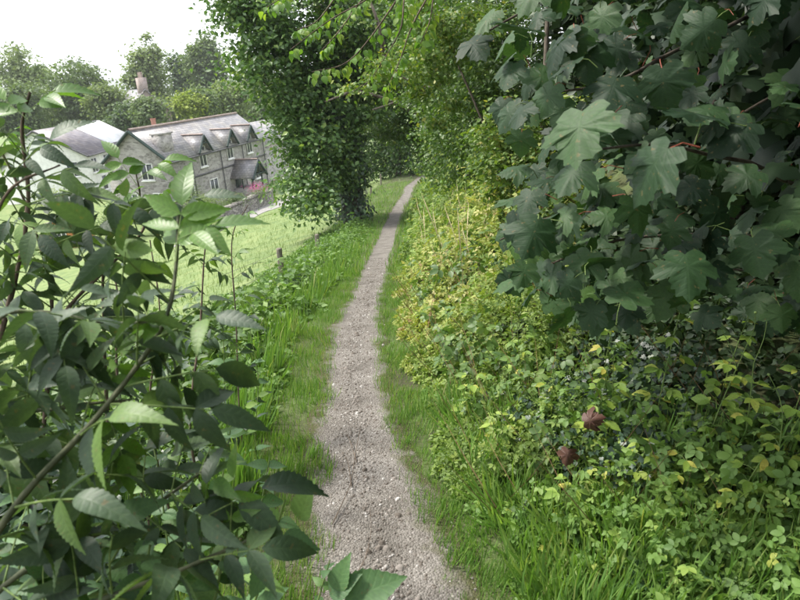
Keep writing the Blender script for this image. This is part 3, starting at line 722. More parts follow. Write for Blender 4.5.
SYC_HALF = [(0.0, 0.0), (.08, -.09), (.22, -.14), (.33, -.11), (.43, -.02), (.42, .06), (.38, .12), (.48, .15), (.55, .23), (.63, .26), (.61, .34), (.70, .45), (.59, .47), (.54, .54), (.44, .51), (.33, .48),
            (.37, .56), (.32, .63), (.37, .71), (.26, .74), (.23, .83), (.12, .87), (.0, 1.0)]
def sycamore_mesh(name, mat, stem, cup=.2, droop=.35, rip=.03, jag=.0, seed=0, petiole=.7):
    r = np.random.default_rng(seed)
    half = np.array(SYC_HALF); L = half.copy() + jag * r.standard_normal(half.shape) * np.array([1, 1]) * (half[:, :1] > 0)
    Rr = half.copy() + jag * r.standard_normal(half.shape) * (half[:, :1] > 0)
    out = np.vstack([L, (Rr * np.array([-1, 1]))[1:-1][::-1]])
    c = np.array([0, .30]); m = len(out)
    ring = c + (out - c) * .5
    P2 = np.vstack([out, ring, c[None]])
    ang = np.arctan2(P2[:, 0], P2[:, 1] - .02); rad = np.hypot(P2[:, 0], P2[:, 1])
    z = -cup * P2[:, 0] ** 2 * 1.6 - droop * np.clip(P2[:, 1], 0, None) ** 2 * .8 + rip * np.cos(ang / math.radians(40) * 2 * math.pi) * rad + .018 * r.standard_normal(len(P2)) * rad
    V = np.column_stack([P2, z]); F = []; mi = []
    for k in range(m):
        k2 = (k + 1) % m
        F.append((k, k2, m + k2, m + k)); F.append((m + k, m + k2, 2 * m))
    # petiole
    pv, pf = tube_arrays(np.array([(0, 0.02, -.008), (.03, -petiole * .3, -.16), (.05, -petiole * .5, -.5)]), [.012, .011, .014], 4)
    mi = [0] * len(F) + [1] * len(pf)
    F = [tuple(f) for f in F] + [tuple(int(q) + len(V) for q in f) for f in pf]
    uv = np.vstack([P2, np.zeros((len(pv), 2)) + [0, .3]])
    return mesh_np(name, np.vstack([V, pv]), F, [mat, stem], uv=uv, smooth=True, mat_idx=mi)
def place(name, mesh, parent, pos, tip, normal, size, origin=(0, 0, 0), sx=1.0):
    X, Y, Z = frames(np.asarray(tip, float)[None], np.asarray(normal, float)[None])
    o = bpy.data.objects.new(name, mesh); COL.objects.link(o); o.parent = parent
    m = Matrix.Identity(4); p = np.asarray(pos) - np.asarray(origin)
    for i_ in range(3):
        m[i_][0], m[i_][1], m[i_][2], m[i_][3] = X[0][i_] * size * sx, Y[0][i_] * size, Z[0][i_] * size, p[i_]
    o.matrix_basis = m
    return o

# ------------------------------------------------------------------ trees
def crown_points(blobs, n, clump=.45, shell=.35, per=42):
    """blobs: (centre, radii); leaves gathered in many small clumps through the volume, more of them near the surface"""
    out = []; outd = []
    vol = np.array([np.prod(b[1]) for b in blobs]) ** .75; vol = vol / vol.sum()
    for (c, r), w in zip(blobs, vol):
        c = np.array(c); r = np.array(r); m = int(n * w); nc = max(6, int(m / per))
        q = rand_unit(nc) * (shell + (1 - shell) * rng.random((nc, 1)) ** .6)
        q *= 1 + .16 * np.sin(q[:, :1] * 5 + q[:, 1:2] * 4) + .12 * rng.standard_normal((nc, 1))
        cc = c + q * r; wt = rng.random(nc) ** 1.4 + .1; idx = rng.choice(nc, m, p=wt / wt.sum())
        cs = clump * (.6 + .8 * rng.random(nc))
        off = rng.standard_normal((m, 3)) * np.array([1, 1, .55]) * cs[idx][:, None] * .55
        P = cc[idx] + off; out.append(P); outd.append(nrm(q[idx] + off / (np.max(r)) * .5))
    return np.concatenate(out), np.concatenate(outd)
def make_tree(name, label, cat, base, blobs, n, leaf, mat, trunk=None, limbs=(), group=None, clump=.45, bark='bark', tmpl=KITE, r0=.2, cull=True, shell=.35, crown_name='crown', upbias=.55, per=42):
    root = empty(name, base, label, cat, group)
    if trunk is not None: tube_obj('trunk', trunk, r0, r0 * .35, MT[bark], root, 8, 14, base, .06)
    for lm in limbs: tube_obj('limb', lm[0], lm[1], lm[1] * .3, MT[bark], root, 6, 10, base, .05)
    P, od = crown_points(blobs, n, clump, shell, per)
    if cull: k = in_view(P, 160, 200); P, od = P[k], od[k]
    tip, nr = leaf_dirs(len(P), upbias, .45, od, .5)
    o = scatter(crown_name, tmpl, P, tip, nr, leaf * (.65 + .7 * rng.random(len(P))), MT[mat], parent=root, origin=base)
    return root
def gz(p): return np.array([p[0], p[1], float(H(p[0], p[1]))])

# far trees round the houses (pixel of crown centre, distance, radii in px)
def far_tree(name, label, px, py, D, rx, ry, mat, n=5200, leaf=None, parts=6, group='trees beyond the houses', cat='tree', base_z=-8.6, trunk=True):
    c = pix(px, py, D); k = D / FPX
    base = np.array([c[0], c[1], base_z]); blobs = []
    st = np.random.default_rng(int(abs(px * 7 + py)))
    for q in range(parts):
        a = st.random() * 6.28; rr = .55 * math.sqrt(st.random())
        cc = c + np.array([math.cos(a) * rx * k * rr, math.sin(a) * rx * k * rr * .8, (st.random() * 1.5 - .85) * ry * k * .9])
        f = .42 + .22 * st.random(); blobs.append((cc, (rx * k * f, rx * k * f, ry * k * f * .9)))
    leaf = leaf or 3.6 * k
    tr = [base, (base + c) / 2 + [.3, 0, 0], c + [0, 0, ry * k * .6]] if trunk else None
    return make_tree(name, label, cat, base, blobs, int(n * 1.3), leaf, mat, tr, clump=8.5 * k, group=group, r0=.035 * ry * k + .05, shell=.3)
far_tree('broad_tree', 'broad pale tree with sky showing through its crown, far left', 22, 72, 105, 34, 25, 'far_pale', 3000, parts=7)
far_tree('broad_tree', 'broad domed green tree above the white house roof', 70, 92, 92, 40, 32, 'far_mid', 9000, parts=9)
far_tree('broad_tree', 'dark rounded tree at the edge of the left trees', 12, 112, 84, 30, 26, 'far_mid', 5000)
far_tree('tall_tree', 'tall pale poplar shaped tree left of the chimneyed house', 146, 82, 104, 19, 40, 'far_pale', 8000, parts=9)
far_tree('tall_tree', 'dark narrow tree behind the distant chimney', 182, 72, 120, 12, 27, 'far_dark', 4500)
far_tree('tall_tree', 'mid green tall tree right of the distant chimney', 205, 66, 112, 17, 26, 'far_mid', 6500, parts=8)
far_tree('tall_tree', 'pale green tree half hidden by the ivy tree', 232, 98, 84, 20, 20, 'far_pale', 5000)
far_tree('round_bush', 'rounded yellow green bush behind the cottage ridge', 191, 106, 78, 12, 11, 'far_yellow', 2600, base_z=-7.8, trunk=False, cat='bush', group='bushes behind the houses')
far_tree('round_bush', 'rounded dark bush behind the cottage ridge', 203, 102, 80, 15, 11, 'far_mid', 3000, base_z=-7.8, trunk=False, cat='bush', group='bushes behind the houses')
far_tree('round_bush', 'round grey green bush between the white house and chimneyed house', 146, 110, 76, 16, 14, 'far_mid', 3600, base_z=-7.8, trunk=False, cat='bush', group='bushes behind the houses')
far_tree('round_bush', 'dark bush right behind the bright roof panel', 124, 116, 78, 14, 13, 'far_dark', 3000, base_z=-7.8, trunk=False, cat='bush', group='bushes behind the houses')
far_tree('round_bush', 'pale bush above the bright roof panel', 104, 101, 88, 18, 14, 'far_pale', 3200, base_z=-7.8, trunk=False, cat='bush', group='bushes behind the houses')
for q, (x, lab) in enumerate(((-40, 'wooded mass at the far left edge'), (262, 'pale tree beyond the right end of the cottage'), (300, 'green tree far behind the ivy tree trunk'), (350, 'green tree beyond the ivy tree'))):
    far_tree('broad_tree', lab, x, 88 if x > 0 else 95, 110, 28, 30, 'far_mid', 3500)
ORD = 'first second third fourth fifth sixth seventh eighth ninth tenth eleventh twelfth thirteenth fourteenth'.split()
for q in range(14):
    far_tree('hedge_tree', ORD[q] + ' bushy tree from the left in the row behind the houses', -30 + q * 24, 114 - 2 * math.sin(q * 2.2) - q * .9, 100 + 6 * math.sin(q * 1.7), 19, 14, ('far_mid', 'far_pale', 'far_mid', 'far_pale')[q % 4], 2600, group='row of bushy trees behind the houses', trunk=False)
# hedges and shrubs near the houses
far_tree('garden_shrub', 'dark shrub against the cottage gable wall', 128, 206, 42, 20, 12, 'tree_dark', 1800, .09, base_z=-7.6, trunk=False, cat='shrub', group='garden shrubs')
far_tree('garden_shrub', 'green shrub below the cottage dormers', 188, 192, 46, 14, 12, 'far_mid', 1500, .09, base_z=-7.6, trunk=False, cat='shrub', group='garden shrubs')
far_tree('garden_shrub', 'yellow green shrub beside the white house wall', 45, 196, 40, 18, 7, 'far_yellow', 1200, .08, base_z=-6.4, trunk=False, cat='shrub', group='garden shrubs')
far_tree('garden_shrub', 'pinkish green flower border below the cottage', 208, 200, 44, 22, 8, 'far_pale', 1600, .08, base_z=-7.7, trunk=False, cat='shrub', group='garden shrubs')
for (x_, y_, D_, rx_, ry_, lab_) in ((202, 206, 45, 22, 8, 'leafy shrub under the cottage ground floor windows'), (166, 216, 43, 24, 9, 'leafy shrub at the near corner of the cottage'), (236, 200, 46, 9, 5, 'small shrub beside the porch step'), (110, 224, 41, 26, 9, 'leafy shrub between the two houses')):
    far_tree('garden_shrub', lab_, x_, y_, D_, rx_, ry_, 'far_mid', 1500, .11, base_z=-7.4, trunk=False, cat='shrub', group='garden shrubs')
far_tree('flowering_shrub', 'bright pink flowering shrub beside the cottage porch', 256, 187, 50, 4.5, 2.4, 'pink', 380, .08, base_z=-7.6, trunk=False, cat='shrub', parts=4)
far_tree('garden_shrub', 'small green shrub under the pink flowers', 258, 191, 49, 9, 5, 'far_mid', 900, .08, base_z=-7.7, trunk=False, cat='shrub', group='garden shrubs')

# ivy clad tree left of the path
B = gz(pix(352, 208, 19)); k19 = 19 / FPX
def bl(px, py, D, rx, ry, rd=None):
    k = D / FPX; return (pix(px, py, D), (rx * k, (rd or rx) * k, ry * k))
ivy_blobs = [bl(286, 84, 17.5, 38, 40), bl(264, 44, 17, 36, 36), bl(300, 20, 17, 56, 42), bl(332, 96, 18, 40, 48), bl(308, 140, 17.2, 28, 34), bl(332, 150, 18, 24, 38), bl(304, 186, 16.8, 22, 20),
             bl(322, 198, 17, 22, 14), bl(346, 160, 18.4, 12, 28), bl(250, -10, 17, 40, 40), bl(352, 40, 18, 40, 50), bl(242, 10, 16.5, 18, 18), bl(290, 150, 16.8, 14, 20), bl(316, 208, 16, 16, 9)]
make_tree('ivy_clad_tree', 'large ivy clad tree with dark trunk beside the path', 'tree', B, ivy_blobs, 36000, .15, 'tree_ivy',
          [B - [0, 0, .2], pix(348, 160, 18.8), pix(338, 100, 18.4), pix(322, 20, 18), pix(310, -60, 18)],
          [([pix(344, 130, 18.6), pix(300, 110, 17.8), pix(262, 80, 17.2)], .12), ([pix(338, 100, 18.4), pix(370, 60, 18), pix(395, 20, 17.6)], .11), ([pix(330, 70, 18.2), pix(290, 40, 17.6), pix(255, 10, 17)], .1)], clump=.55, r0=.34, per=120, shell=.55)
# ivy on its trunk
root = [o for o in bpy.data.objects if o.name == 'ivy_clad_tree'][0]
tp = spline([B, pix(348, 160, 18.8), pix(338, 100, 18.4), pix(322, 20, 18)], 60)
n = 3600; ii = rng.integers(0, 46, n); a = rng.random(n) * 6.28; od = np.stack([np.cos(a), np.sin(a), 0 * a], -1)
Pq = tp[ii] + od * (.36 + .22 * rng.random((n, 1)) * (1 + .6 * np.sin(ii * .5))[:, None]) + rng.standard_normal((n, 3)) * .06
o = scatter('ivy', IVY, Pq, nrm(od * .4 + [0, 0, -1] + .4 * rand_unit(n)), nrm(od + [0, 0, .5] + .4 * rand_unit(n)), .075 + .05 * rng.random(n), MT['ivy'], parent=root, origin=B)

# trees further along the path and the wood on the right
def wood_tree(name, label, px, py, D, blobs, n, leaf, mat, limbs=(), bark='bark', r0=.15, clump=.34, top=None, upbias=.55):
    b = gz(pix(px, py, D)); t = top or (px + 10, -60)
    return make_tree(name, label, 'tree', b, blobs, n, leaf, mat, [b - [0, 0, .2], pix(px + (t[0] - px) * .35, py + (t[1] - py) * .35, D), pix(t[0], t[1], D)], limbs, clump=clump, r0=r0, bark=bark, group='trees along the path', upbias=upbias, per=90, shell=.45)
wood_tree('woodland_tree', 'dark tree closing the view beyond the far end of the path', 398, 176, 34, [bl(392, 120, 33, 40, 40), bl(370, 80, 32, 40, 50), bl(410, 150, 34, 30, 24), bl(420, 80, 33, 40, 50), bl(384, 164, 36, 30, 14), bl(366, 140, 35, 30, 34), bl(345, 160, 37, 34, 22), bl(440, 150, 32, 30, 30), bl(410, 20, 32, 60, 50)], 34000, .19, 'tree_dark', clump=.8)
wood_tree('woodland_tree', 'leafy tree arching over the path from the bank', 436, 172, 22, [bl(440, 110, 20, 36, 44), bl(410, 66, 18, 44, 40), bl(462, 60, 18, 50, 56), bl(432, 152, 20, 18, 22), bl(396, 112, 20, 34, 30), bl(380, 30, 17, 54, 44), bl(420, 130, 19, 30, 26), bl(372, 80, 18, 30, 30)], 40000, .11, 'tree_mid',
          [([pix(440, 130, 20), pix(405, 108, 17), pix(360, 92, 15), pix(325, 102, 14)], .07), ([pix(442, 110, 19), pix(410, 100, 16), pix(372, 110, 14)], .05), ([pix(450, 80, 18), pix(420, 88, 15), pix(385, 62, 14)], .07), ([pix(386, 70, 15), pix(380, 30, 14), pix(366, -10, 14)], .07)], r0=.24)
wood_tree('hedgerow_tree', 'bushy hedgerow tree on the bank behind the pale dry stalks', 470, 190, 11, [bl(476, 130, 10, 46, 60), bl(446, 150, 12, 26, 42), bl(500, 60, 9.5, 56, 70), bl(438, 80, 11, 36, 50), bl(470, 10, 10, 60, 50), bl(520, 160, 9, 40, 46)], 42000, .065, 'tree_mid', bark='bark', clump=.34, r0=.1)
wood_tree('slender_tree', 'slender pale barked tree overhanging the path', 520, 200, 8.6, [bl(420, 40, 8, 40, 34), bl(392, 66, 7.6, 28, 24), bl(436, 96, 8, 26, 30), bl(450, 20, 7.8, 44, 36), bl(360, 88, 8, 18, 10)], 6500, .06, 'tree_yellow', bark='bark', r0=.022, clump=.16, top=(398, -60),
          limbs=[([pix(426, 60, 8.4), pix(390, 70, 7.9), pix(352, 92, 7.7)], .016)])
wood_tree('hedgerow_tree', 'yellowing bush at the edge of the sycamore', 540, 230, 5.6, [bl(520, 178, 5.6, 36, 40), bl(540, 150, 5.6, 36, 50), bl(500, 140, 5.8, 30, 40), bl(548, 230, 5.0, 34, 40)], 9000, .05, 'tree_yellow', clump=.14, r0=.04)
# dark undergrown wood behind and above the sycamore
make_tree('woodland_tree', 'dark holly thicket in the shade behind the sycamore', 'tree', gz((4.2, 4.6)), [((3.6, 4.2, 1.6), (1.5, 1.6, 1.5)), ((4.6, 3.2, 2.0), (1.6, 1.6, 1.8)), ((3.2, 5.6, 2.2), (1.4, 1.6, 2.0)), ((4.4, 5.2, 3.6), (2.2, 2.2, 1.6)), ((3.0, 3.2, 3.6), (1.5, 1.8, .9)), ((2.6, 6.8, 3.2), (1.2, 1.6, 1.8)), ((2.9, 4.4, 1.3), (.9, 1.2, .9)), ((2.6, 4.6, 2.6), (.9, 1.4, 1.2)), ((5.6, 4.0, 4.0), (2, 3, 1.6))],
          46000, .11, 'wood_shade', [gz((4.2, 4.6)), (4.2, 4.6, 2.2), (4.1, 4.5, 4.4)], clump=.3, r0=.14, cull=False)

def bw(px, py, D, rx, ry): k = D / FPX; return (pix(px, py, D), (rx * k, rx * k * .6, ry * k))
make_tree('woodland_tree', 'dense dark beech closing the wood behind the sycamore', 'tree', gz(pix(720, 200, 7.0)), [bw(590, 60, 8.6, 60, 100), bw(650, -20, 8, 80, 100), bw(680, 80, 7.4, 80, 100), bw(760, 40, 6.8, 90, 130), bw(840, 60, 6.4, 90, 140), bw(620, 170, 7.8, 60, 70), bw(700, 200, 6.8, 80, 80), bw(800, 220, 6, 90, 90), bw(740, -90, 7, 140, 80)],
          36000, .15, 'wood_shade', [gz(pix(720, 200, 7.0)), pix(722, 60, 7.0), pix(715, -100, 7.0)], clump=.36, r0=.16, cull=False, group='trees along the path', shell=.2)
# overhead canopy of the wood, out of the picture, added to shade the bank
make_tree('woodland_tree', 'unseen tall tree added on the bank to shade the hollow', 'tree', gz((6.0, 2.4)), [((4.2, 2.2, 5.4), (2.4, 2.6, 1.0)), ((5.6, 4.5, 5.6), (2.4, 2.6, 1.2)), ((3.2, 4.4, 4.9), (1.3, 1.8, .7)), ((2.7, 1.2, 4.4), (1.0, 1.6, .6)), ((5.4, 0.2, 4.6), (2.2, 2.4, 1.2)), ((5.6, 2.0, 3.0), (1.2, 3.0, 2.0)), ((2.2, 2.2, 3.9), (1.6, 2.4, .5)), ((2.0, -.4, 3.6), (1.5, 1.4, .5)), ((3.6, 0.0, 2.6), (.8, 1.6, 1.6)), ((2.6, 4.6, 4.4), (1.6, 1.6, .7)), ((3.4, -2.2, 2.2), (1.3, 2.0, 2.0)), ((2.4, -3.6, 2.6), (1.6, 1.4, 2.2)), ((1.9, -1.8, 3.9), (1.7, 1.6, .6)), ((1.5, 1.6, 3.7), (.8, 1.8, .35)), ((5.0, 1.5, 1.6), (1.0, 2.5, 1.4)), ((1.2, -4.2, 3.6), (2.4, 1.6, 2.4)), ((2.2, .6, 3.3), (1.3, 1.6, .4)), ((3.6, 5.8, 5.0), (2, 2, .8))],
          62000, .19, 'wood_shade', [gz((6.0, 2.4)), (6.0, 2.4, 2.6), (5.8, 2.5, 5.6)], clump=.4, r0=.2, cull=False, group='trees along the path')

# ------------------------------------------------------------------ fence along the meadow
def fence_posts():
    pts = []
    spec = [(282, 279, 246, 'weathered round fence post nearest the camera'), (318, 253, 233, 'second weathered fence post along the meadow edge'), (301, 219, 205, 'fence post under the ivy tree foliage'), (371, 196, 186, 'thin fence post just beyond the ivy clad trunk'), (381, 185, 174, 'far fence post in pale grass beside the path')]
    Ds = (10.0, 14.0, 17, 22.0, 25.5)
    for (px, yb, yt, lab), D in zip(spec, Ds):
        b = ground_hit(px, yb); g = float(H(b[0], b[1])); D = project(b)[2]; top = pix(px, yt, D)
        r = .046 if D < 15 else .042
        o = tube_obj('fence_post', [(b[0], b[1], min(g, b[2]) - .3), (b[0] + .01, b[1], (g + top[2]) / 2), (b[0] + .015, b[1], top[2] - .01), (b[0] + .015, b[1], top[2])], r * 1.05, r * .95, MT['post_wood'], None, 8, 10, (b[0], b[1], g))
        # cap
        me = o.data
        c = np.array([v.co[:] for v in me.vertices][-8:]); 
        v, f = np.vstack([c, c.mean(0) + [0, 0, .012]]), np.array([(q, (q + 1) % 8, 8) for q in range(8)])
        link('post_top', mesh_np('post_top', v, f, MT['post_wood']), o)
        tag(o, lab, 'post', 'fence posts'); pts.append((b[0], b[1], top[2]))
    for dz in (-.06, -.3, -.5):
        segs = [(np.array(pts[i_]) + [0, 0, dz], np.array(pts[i_ + 1]) + [0, 0, dz]) for i_ in (0,)]
        ext = np.array(pts[0]) + (np.array(pts[0]) - np.array(pts[1])) * .8 + [0, 0, dz]
        p = [ext, np.array(pts[0]) + [0, 0, dz], np.array(pts[1]) + [0, 0, dz], np.array(pts[3]) + [0, 0, dz], np.array(pts[4]) + [0, 0, dz]]
        w = tube_obj('fence_wire', p, .0025, .0025, MT['lead'], None, 4, 20)
        tag(w, {-.06: 'top strand of thin fence wire along the posts', -.3: 'middle strand of thin fence wire along the posts', -.5: 'bottom strand of thin fence wire along the posts'}[dz], 'wire', 'fence wires')
fence_posts()

# ------------------------------------------------------------------ grass, herbs and ivy that nobody could count
def dens_sample(n, ymin, ymax, smin, smax, power=2.2):
    y = ymin + (ymax - ymin) * rng.random(n) ** power
    s = smin + (smax - smin) * rng.random(n)
    x = path_x(y) + s
    return x, y, s
def grass(name, label, n, ymin, ymax, smin, smax, hgt, mat, power=2.2, tmpl=BLADE, keep=None, lean=.5, fine=1.0, rndpow=1.0):
    x, y, s = dens_sample(n, ymin, ymax, smin, smax, power)
    tuft = .5 + .5 * wob(x, y, 6.0, 3) + .3 * wob(x, y, 17.0, 1)
    k = rng.random(n) < np.clip(.35 + .8 * tuft, .1, 1)
    if keep is not None: k &= keep(x, y, s)
    x, y, s, tuft = x[k], y[k], s[k], tuft[k]
    P = np.stack([x, y, H(x, y) - .01], -1); v = in_view(P, 120, 120); P = P[v]; tuft = tuft[v]; m = len(P)
    a = rng.random(m) * 6.28; ln = lean * (rng.random(m) ** .7)
    ca = wob(P[:, 0], P[:, 1], 3.0, 5) * 3
    tip = nrm(np.stack([np.cos(a) * ln + .25 * np.cos(ca), np.sin(a) * ln + .25 * np.sin(ca), np.ones(m)], -1))
    nr = nrm(np.stack([np.cos(a), np.sin(a), .2 * np.ones(m)], -1) + .3 * rand_unit(m))
    rd = np.clip(rng.random(m) ** rndpow * .9 + .08 * wob(P[:, 0], P[:, 1], 1.4), 0, 1)
    o = scatter(name, tmpl, P, tip, nr, hgt * (.4 + .9 * rng.random(m)) * (.55 + .75 * np.clip(tuft, 0, 1)), MT[mat], rnd=rd)
    return tag(o, label, 'grass', kind='stuff')
edge = lambda x, y, s: np.abs(s) > path_half(y) * (1.0 + .3 * wob(x, y, 9) + .35 * (rng.random(len(x)) - .6))
grass('grass', 'short bright green grass on the verge left of the path', 100000, .7, 9, -1.2, -.10, .072, 'grass', 2.0, keep=edge, lean=.7)
grass('grass', 'short green grass along the right edge of the path', 84000, .7, 9, .10, .70, .068, 'grass', 2.0, keep=edge, lean=1.0)
grass('grass', 'longer grass in the lower right corner under the herbs', 40000, .75, 2.9, .45, 2.3, .18, 'grass', 1.4, lean=1.5, rndpow=.75, keep=lambda x, y, s: s < 1.25 + .9 * np.clip(2.0 - y, 0, 1.5))
grass('grass', 'grass verges beside the far part of the path', 42000, 8, 30, -1.9, 2.2, .14, 'grass', 1.3, BLADE2, keep=lambda x, y, s: np.abs(s) > path_half(y) * .95)
grass('grass', 'yellowish meadow grass on the slope beyond the fence', 52000, 5, 48, -16, -1.45, .12, 'meadow_blade', 1.3, BLADE2, rndpow=1.2)
grass('grass', 'tall rank grass and weeds on the left slope', 18000, 2.2, 12, -1.35, -.5, .22, 'grass', 1.5, BLADE, lean=.9)

def mass(name, label, n, ymin, ymax, smin, smax, hfun, size, mat, tmpl, power=1.8, top=.6, cat='undergrowth', keep=None, rfun=None, upbias=.6, droop=.2, per=11, spread=.38):
    L = per
    x, y, s = dens_sample(n // L, ymin, ymax, smin, smax, power)
    hh = hfun(x, y, s); k = hh > 0.012
    if keep is not None: k &= keep(x, y, s)
    x, y, s, hh = x[k], y[k], s[k], hh[k] * (.45 + .85 * rng.random(k.sum())); pr = rng.random(len(x))
    x, y, s, hh, pr = [np.repeat(q, L) for q in (x, y, s, hh, pr)]; m = len(x)
    t = 1 - top * rng.random(m) ** 1.3
    a = rng.random(m) * 6.283; rad = (.018 + spread * hh) * rng.random(m) ** .6 * (1.25 - .6 * t)
    ox, oy = np.cos(a) * rad, np.sin(a) * rad
    lean = .35 * hh * t
    P = np.stack([x + ox + lean * np.sin(pr * 40), y + oy + lean * np.cos(pr * 40), 0 * x], -1); P[:, 2] = H(x, y) + hh * t + .015
    v = in_view(P, 320, 160); P, s_, pr, a = P[v], s[v], pr[v], a[v]; m = len(P)
    tip, nr = leaf_dirs(m, upbias, droop, np.stack([np.cos(a), np.sin(a), 0 * a], -1), .8)
    rr_ = np.clip(.55 * rng.random(m) + .45 * pr, 0, 1); rd = rr_ if rfun is None else rfun(P, s_, rr_)
    far = np.clip(np.linalg.norm(P - CP, axis=1) / 3.0, .9, 1.7)
    o = scatter(name, tmpl, P, tip, nr, size * (.55 + .8 * rng.random(m)) * far, MT[mat], rnd=rd)
    return tag(o, label, cat, kind='stuff')
# yellowing herb bank right of the path
def hb(x, y, s):
    ramp_ = smst((s - .28 - .10 * wob(x, y, 4)) / .9)
    return ramp_ * (.34 + .22 * wob(x, y, 2.4, 4) + .16 * wob(x, y, 6.5, 2)) * (1 + .6 * smst((y - 3.5) / 4))
def yellowness(P, s, r):
    w = smst((P[:, 1] - 2.4) / 2.2) * smst((9.5 - P[:, 1]) / 3)          # this stretch of the bank has turned yellow
    return np.clip(r * (.62 + .36 * w) + .20 * w * (r < .8) + .08 * wob(P[:, 0], P[:, 1], 3.1, 6), 0, 1)
mass('bank_herbs', 'dense yellow green herbs covering the bank right of the path', 74000, 2.1, 11, .25, 2.4, hb, .029, 'bank', TRIFOIL, 1.6, rfun=yellowness, keep=lambda x, y, s: s < .95 + .38 * np.clip(y - 2.6, 0, 5) + .2 * wob(x, y, 3))
mouth = lambda x, y, s: s < 1.75 - .38 * (y - 1.3) + .15 * wob(x, y, 4)      # keeps herbs out of the hollow so that it reads dark
mass('bank_herbs', 'low green herbs at the foot of the bank by the path', 7500, 1.1, 3.2, .30, 1.7, lambda x, y, s: smst((s - .3) / .7) * (.17 + .10 * wob(x, y, 5)), .030, 'bankgreen', TRIOVAL, 1.2, keep=mouth)
mass('bank_herbs', 'rank green weeds on the far bank', 26000, 8, 26, .35, 4.0, lambda x, y, s: smst((s - .3) / 1.0) * (.6 + .25 * wob(x, y, 1.5)), .055, 'bankgreen', KITE, 1.4, rfun=lambda P, s, r: np.clip(r + .15, 0, 1))
mass('verge_weeds', 'nettles and weeds on the left verge up to the fence', 40000, 2.0, 17, -2.2, -.36, lambda x, y, s: smst((-s - .40 - .22 * wob(x, y, 3)) / .6) * (.24 + .24 * wob(x, y, 2.6, 1)) * (1 - .8 * smst((-s - 1.0) / .4)), .038, 'bankgreen', KITE, 1.4, rfun=lambda P, s, r: r * .8)
mass('shaded_herbs', 'small herbs in the shade under the sycamore', 3600, 1.25, 2.7, .9, 2.6, lambda x, y, s: .17 + .13 * wob(x, y, 4), .040, 'bankgreen', TRIOVAL, 1.1, rfun=lambda P, s, r: r * .7, keep=mouth)  # ramp cut to its darker tones to paint in the sycamore's shade
mass('shaded_ground_cover', 'low ground cover coloured dark for the shade in the hollow under the sycamore', 26000, .6, 5.5, 1.0, 4.2, lambda x, y, s: .17 + .09 * wob(x, y, 4), .055, 'wood_shade', OVAL, 1.2, keep=lambda x, y, s: ~mouth(x, y, s + .3))  # dark leaves added over the lit soil to stand in for shade
mass('bramble_leaves', 'darker bramble leaves scattered through the bank herbs', 3600, 1.9, 8, .5, 2.4, lambda x, y, s: smst((s - .4) / .6) * (.42 + .2 * wob(x, y, 2)), .045, 'tree_mid', TRIOVAL, 1.4, per=9, spread=.6, cat='bramble', keep=lambda x, y, s: s < .9 + .38 * np.clip(y - 2.6, 0, 5))
mass('bramble_leaves', 'tangled brambles and weeds between elder and fence', 9000, 2.6, 9, -2.1, -.7, lambda x, y, s: smst((-s - .6) / .4) * (.36 + .2 * wob(x, y, 2)) * (1 - .8 * smst((y - 4) / 2.5) * smst((-s - .9) / .3)), .05, 'tree_mid', OVAL, 1.3, per=9, spread=.5, cat='bramble')
# ivy carpeting the steep part of the bank
n = 26000; x, y, s = dens_sample(n, 1.5, 4.6, .4, 2.3, 1.1)
ic = ground_hit(600, 415); dd = np.hypot(x - ic[0], (y - ic[1]) * .7); k = (dd < .22 + .16 * wob(x, y, 4) + .22 * rng.random(n)); x, y = x[k], y[k]; m = len(x)
P = np.stack([x, y, H(x, y) + .05 + .16 * rng.random(m)], -1)
o = scatter('ivy', IVY, P, nrm(rand_unit(m) * [1, 1, .4] + [-.3, -.3, -.5]), nrm(np.array([-.5, -.5, .8]) + .55 * rand_unit(m)), .018 + .016 * rng.random(m), MT['ivy'])
tag(o, 'dark green ivy creeping over the bank below the sycamore', 'ivy', kind='stuff')
# pale dry stalks on the bank
def stalk_patch():
    n = 70; y = 4.4 + 5.0 * rng.random(n); s = .6 + 1.3 * rng.random(n); x = path_x(y) + s
    P = np.stack([x, y, H(x, y)], -1); a = rng.random(n) * 6.28
    tip = nrm(np.stack([.28 * np.cos(a), .28 * np.sin(a), np.ones(n)], -1))
    tm = (np.array([(-.003, 0, 0), (.003, 0, 0), (-.0022, .5, .04), (.0022, .5, .04), (.005, .86, -.02), (-.004, .84, -.02), (.02, 1.0, -.12)]), np.array([(0, 1, 3), (0, 3, 2), (2, 3, 4), (2, 4, 5), (5, 4, 6)]))
    o = scatter('dry_stalks', tm, P, tip, nrm(np.array([0, -1, .1]) + .3 * rand_unit(n)), .4 + .6 * rng.random(n), MT['straw'])
    tag(o, 'pale dry grass stalks standing on the bank', 'dry grass', kind='stuff')
stalk_patch()

# ------------------------------------------------------------------ near plants, leaf by leaf
ELD = [leaflet_mesh('elder_leaflet', MT['elder'], w, tt_, d, f_, tw, 0, sh) for w, tt_, d, f_, tw, sh in ((.18, 14, .35, .26, .25, .68), (.195, 13, .5, .2, -.3, .72), (.165, 14, .2, .32, .15, .64), (.185, 13, .65, .24, .4, .70))]
ELDY = [leaflet_mesh('elder_leaflet_young', MT['elder_young'], w, 8, d, f_, tw, 0, .66) for w, d, f_, tw in ((.19, .2, .3, .1), (.2, .45, .25, -.2))]
NET = [leaflet_mesh('nettle_leaf', MT['nettle'], w, 9, d, f_, tw, 0, sh) for w, d, f_, tw, sh in ((.29, .3, .25, .1, .58), (.26, .5, .2, -.2, .55), (.32, .2, .3, .2, .60))]
_rv, _rf = tube_arrays(np.array([(0, 0, 0), (0, .33, .015), (0, .66, .01), (0, 1, -.03)]), [.013, .011, .009, .006], 5)
RACHIS = mesh_np('rachis', _rv, _rf, MT['green_stem'], smooth=True)

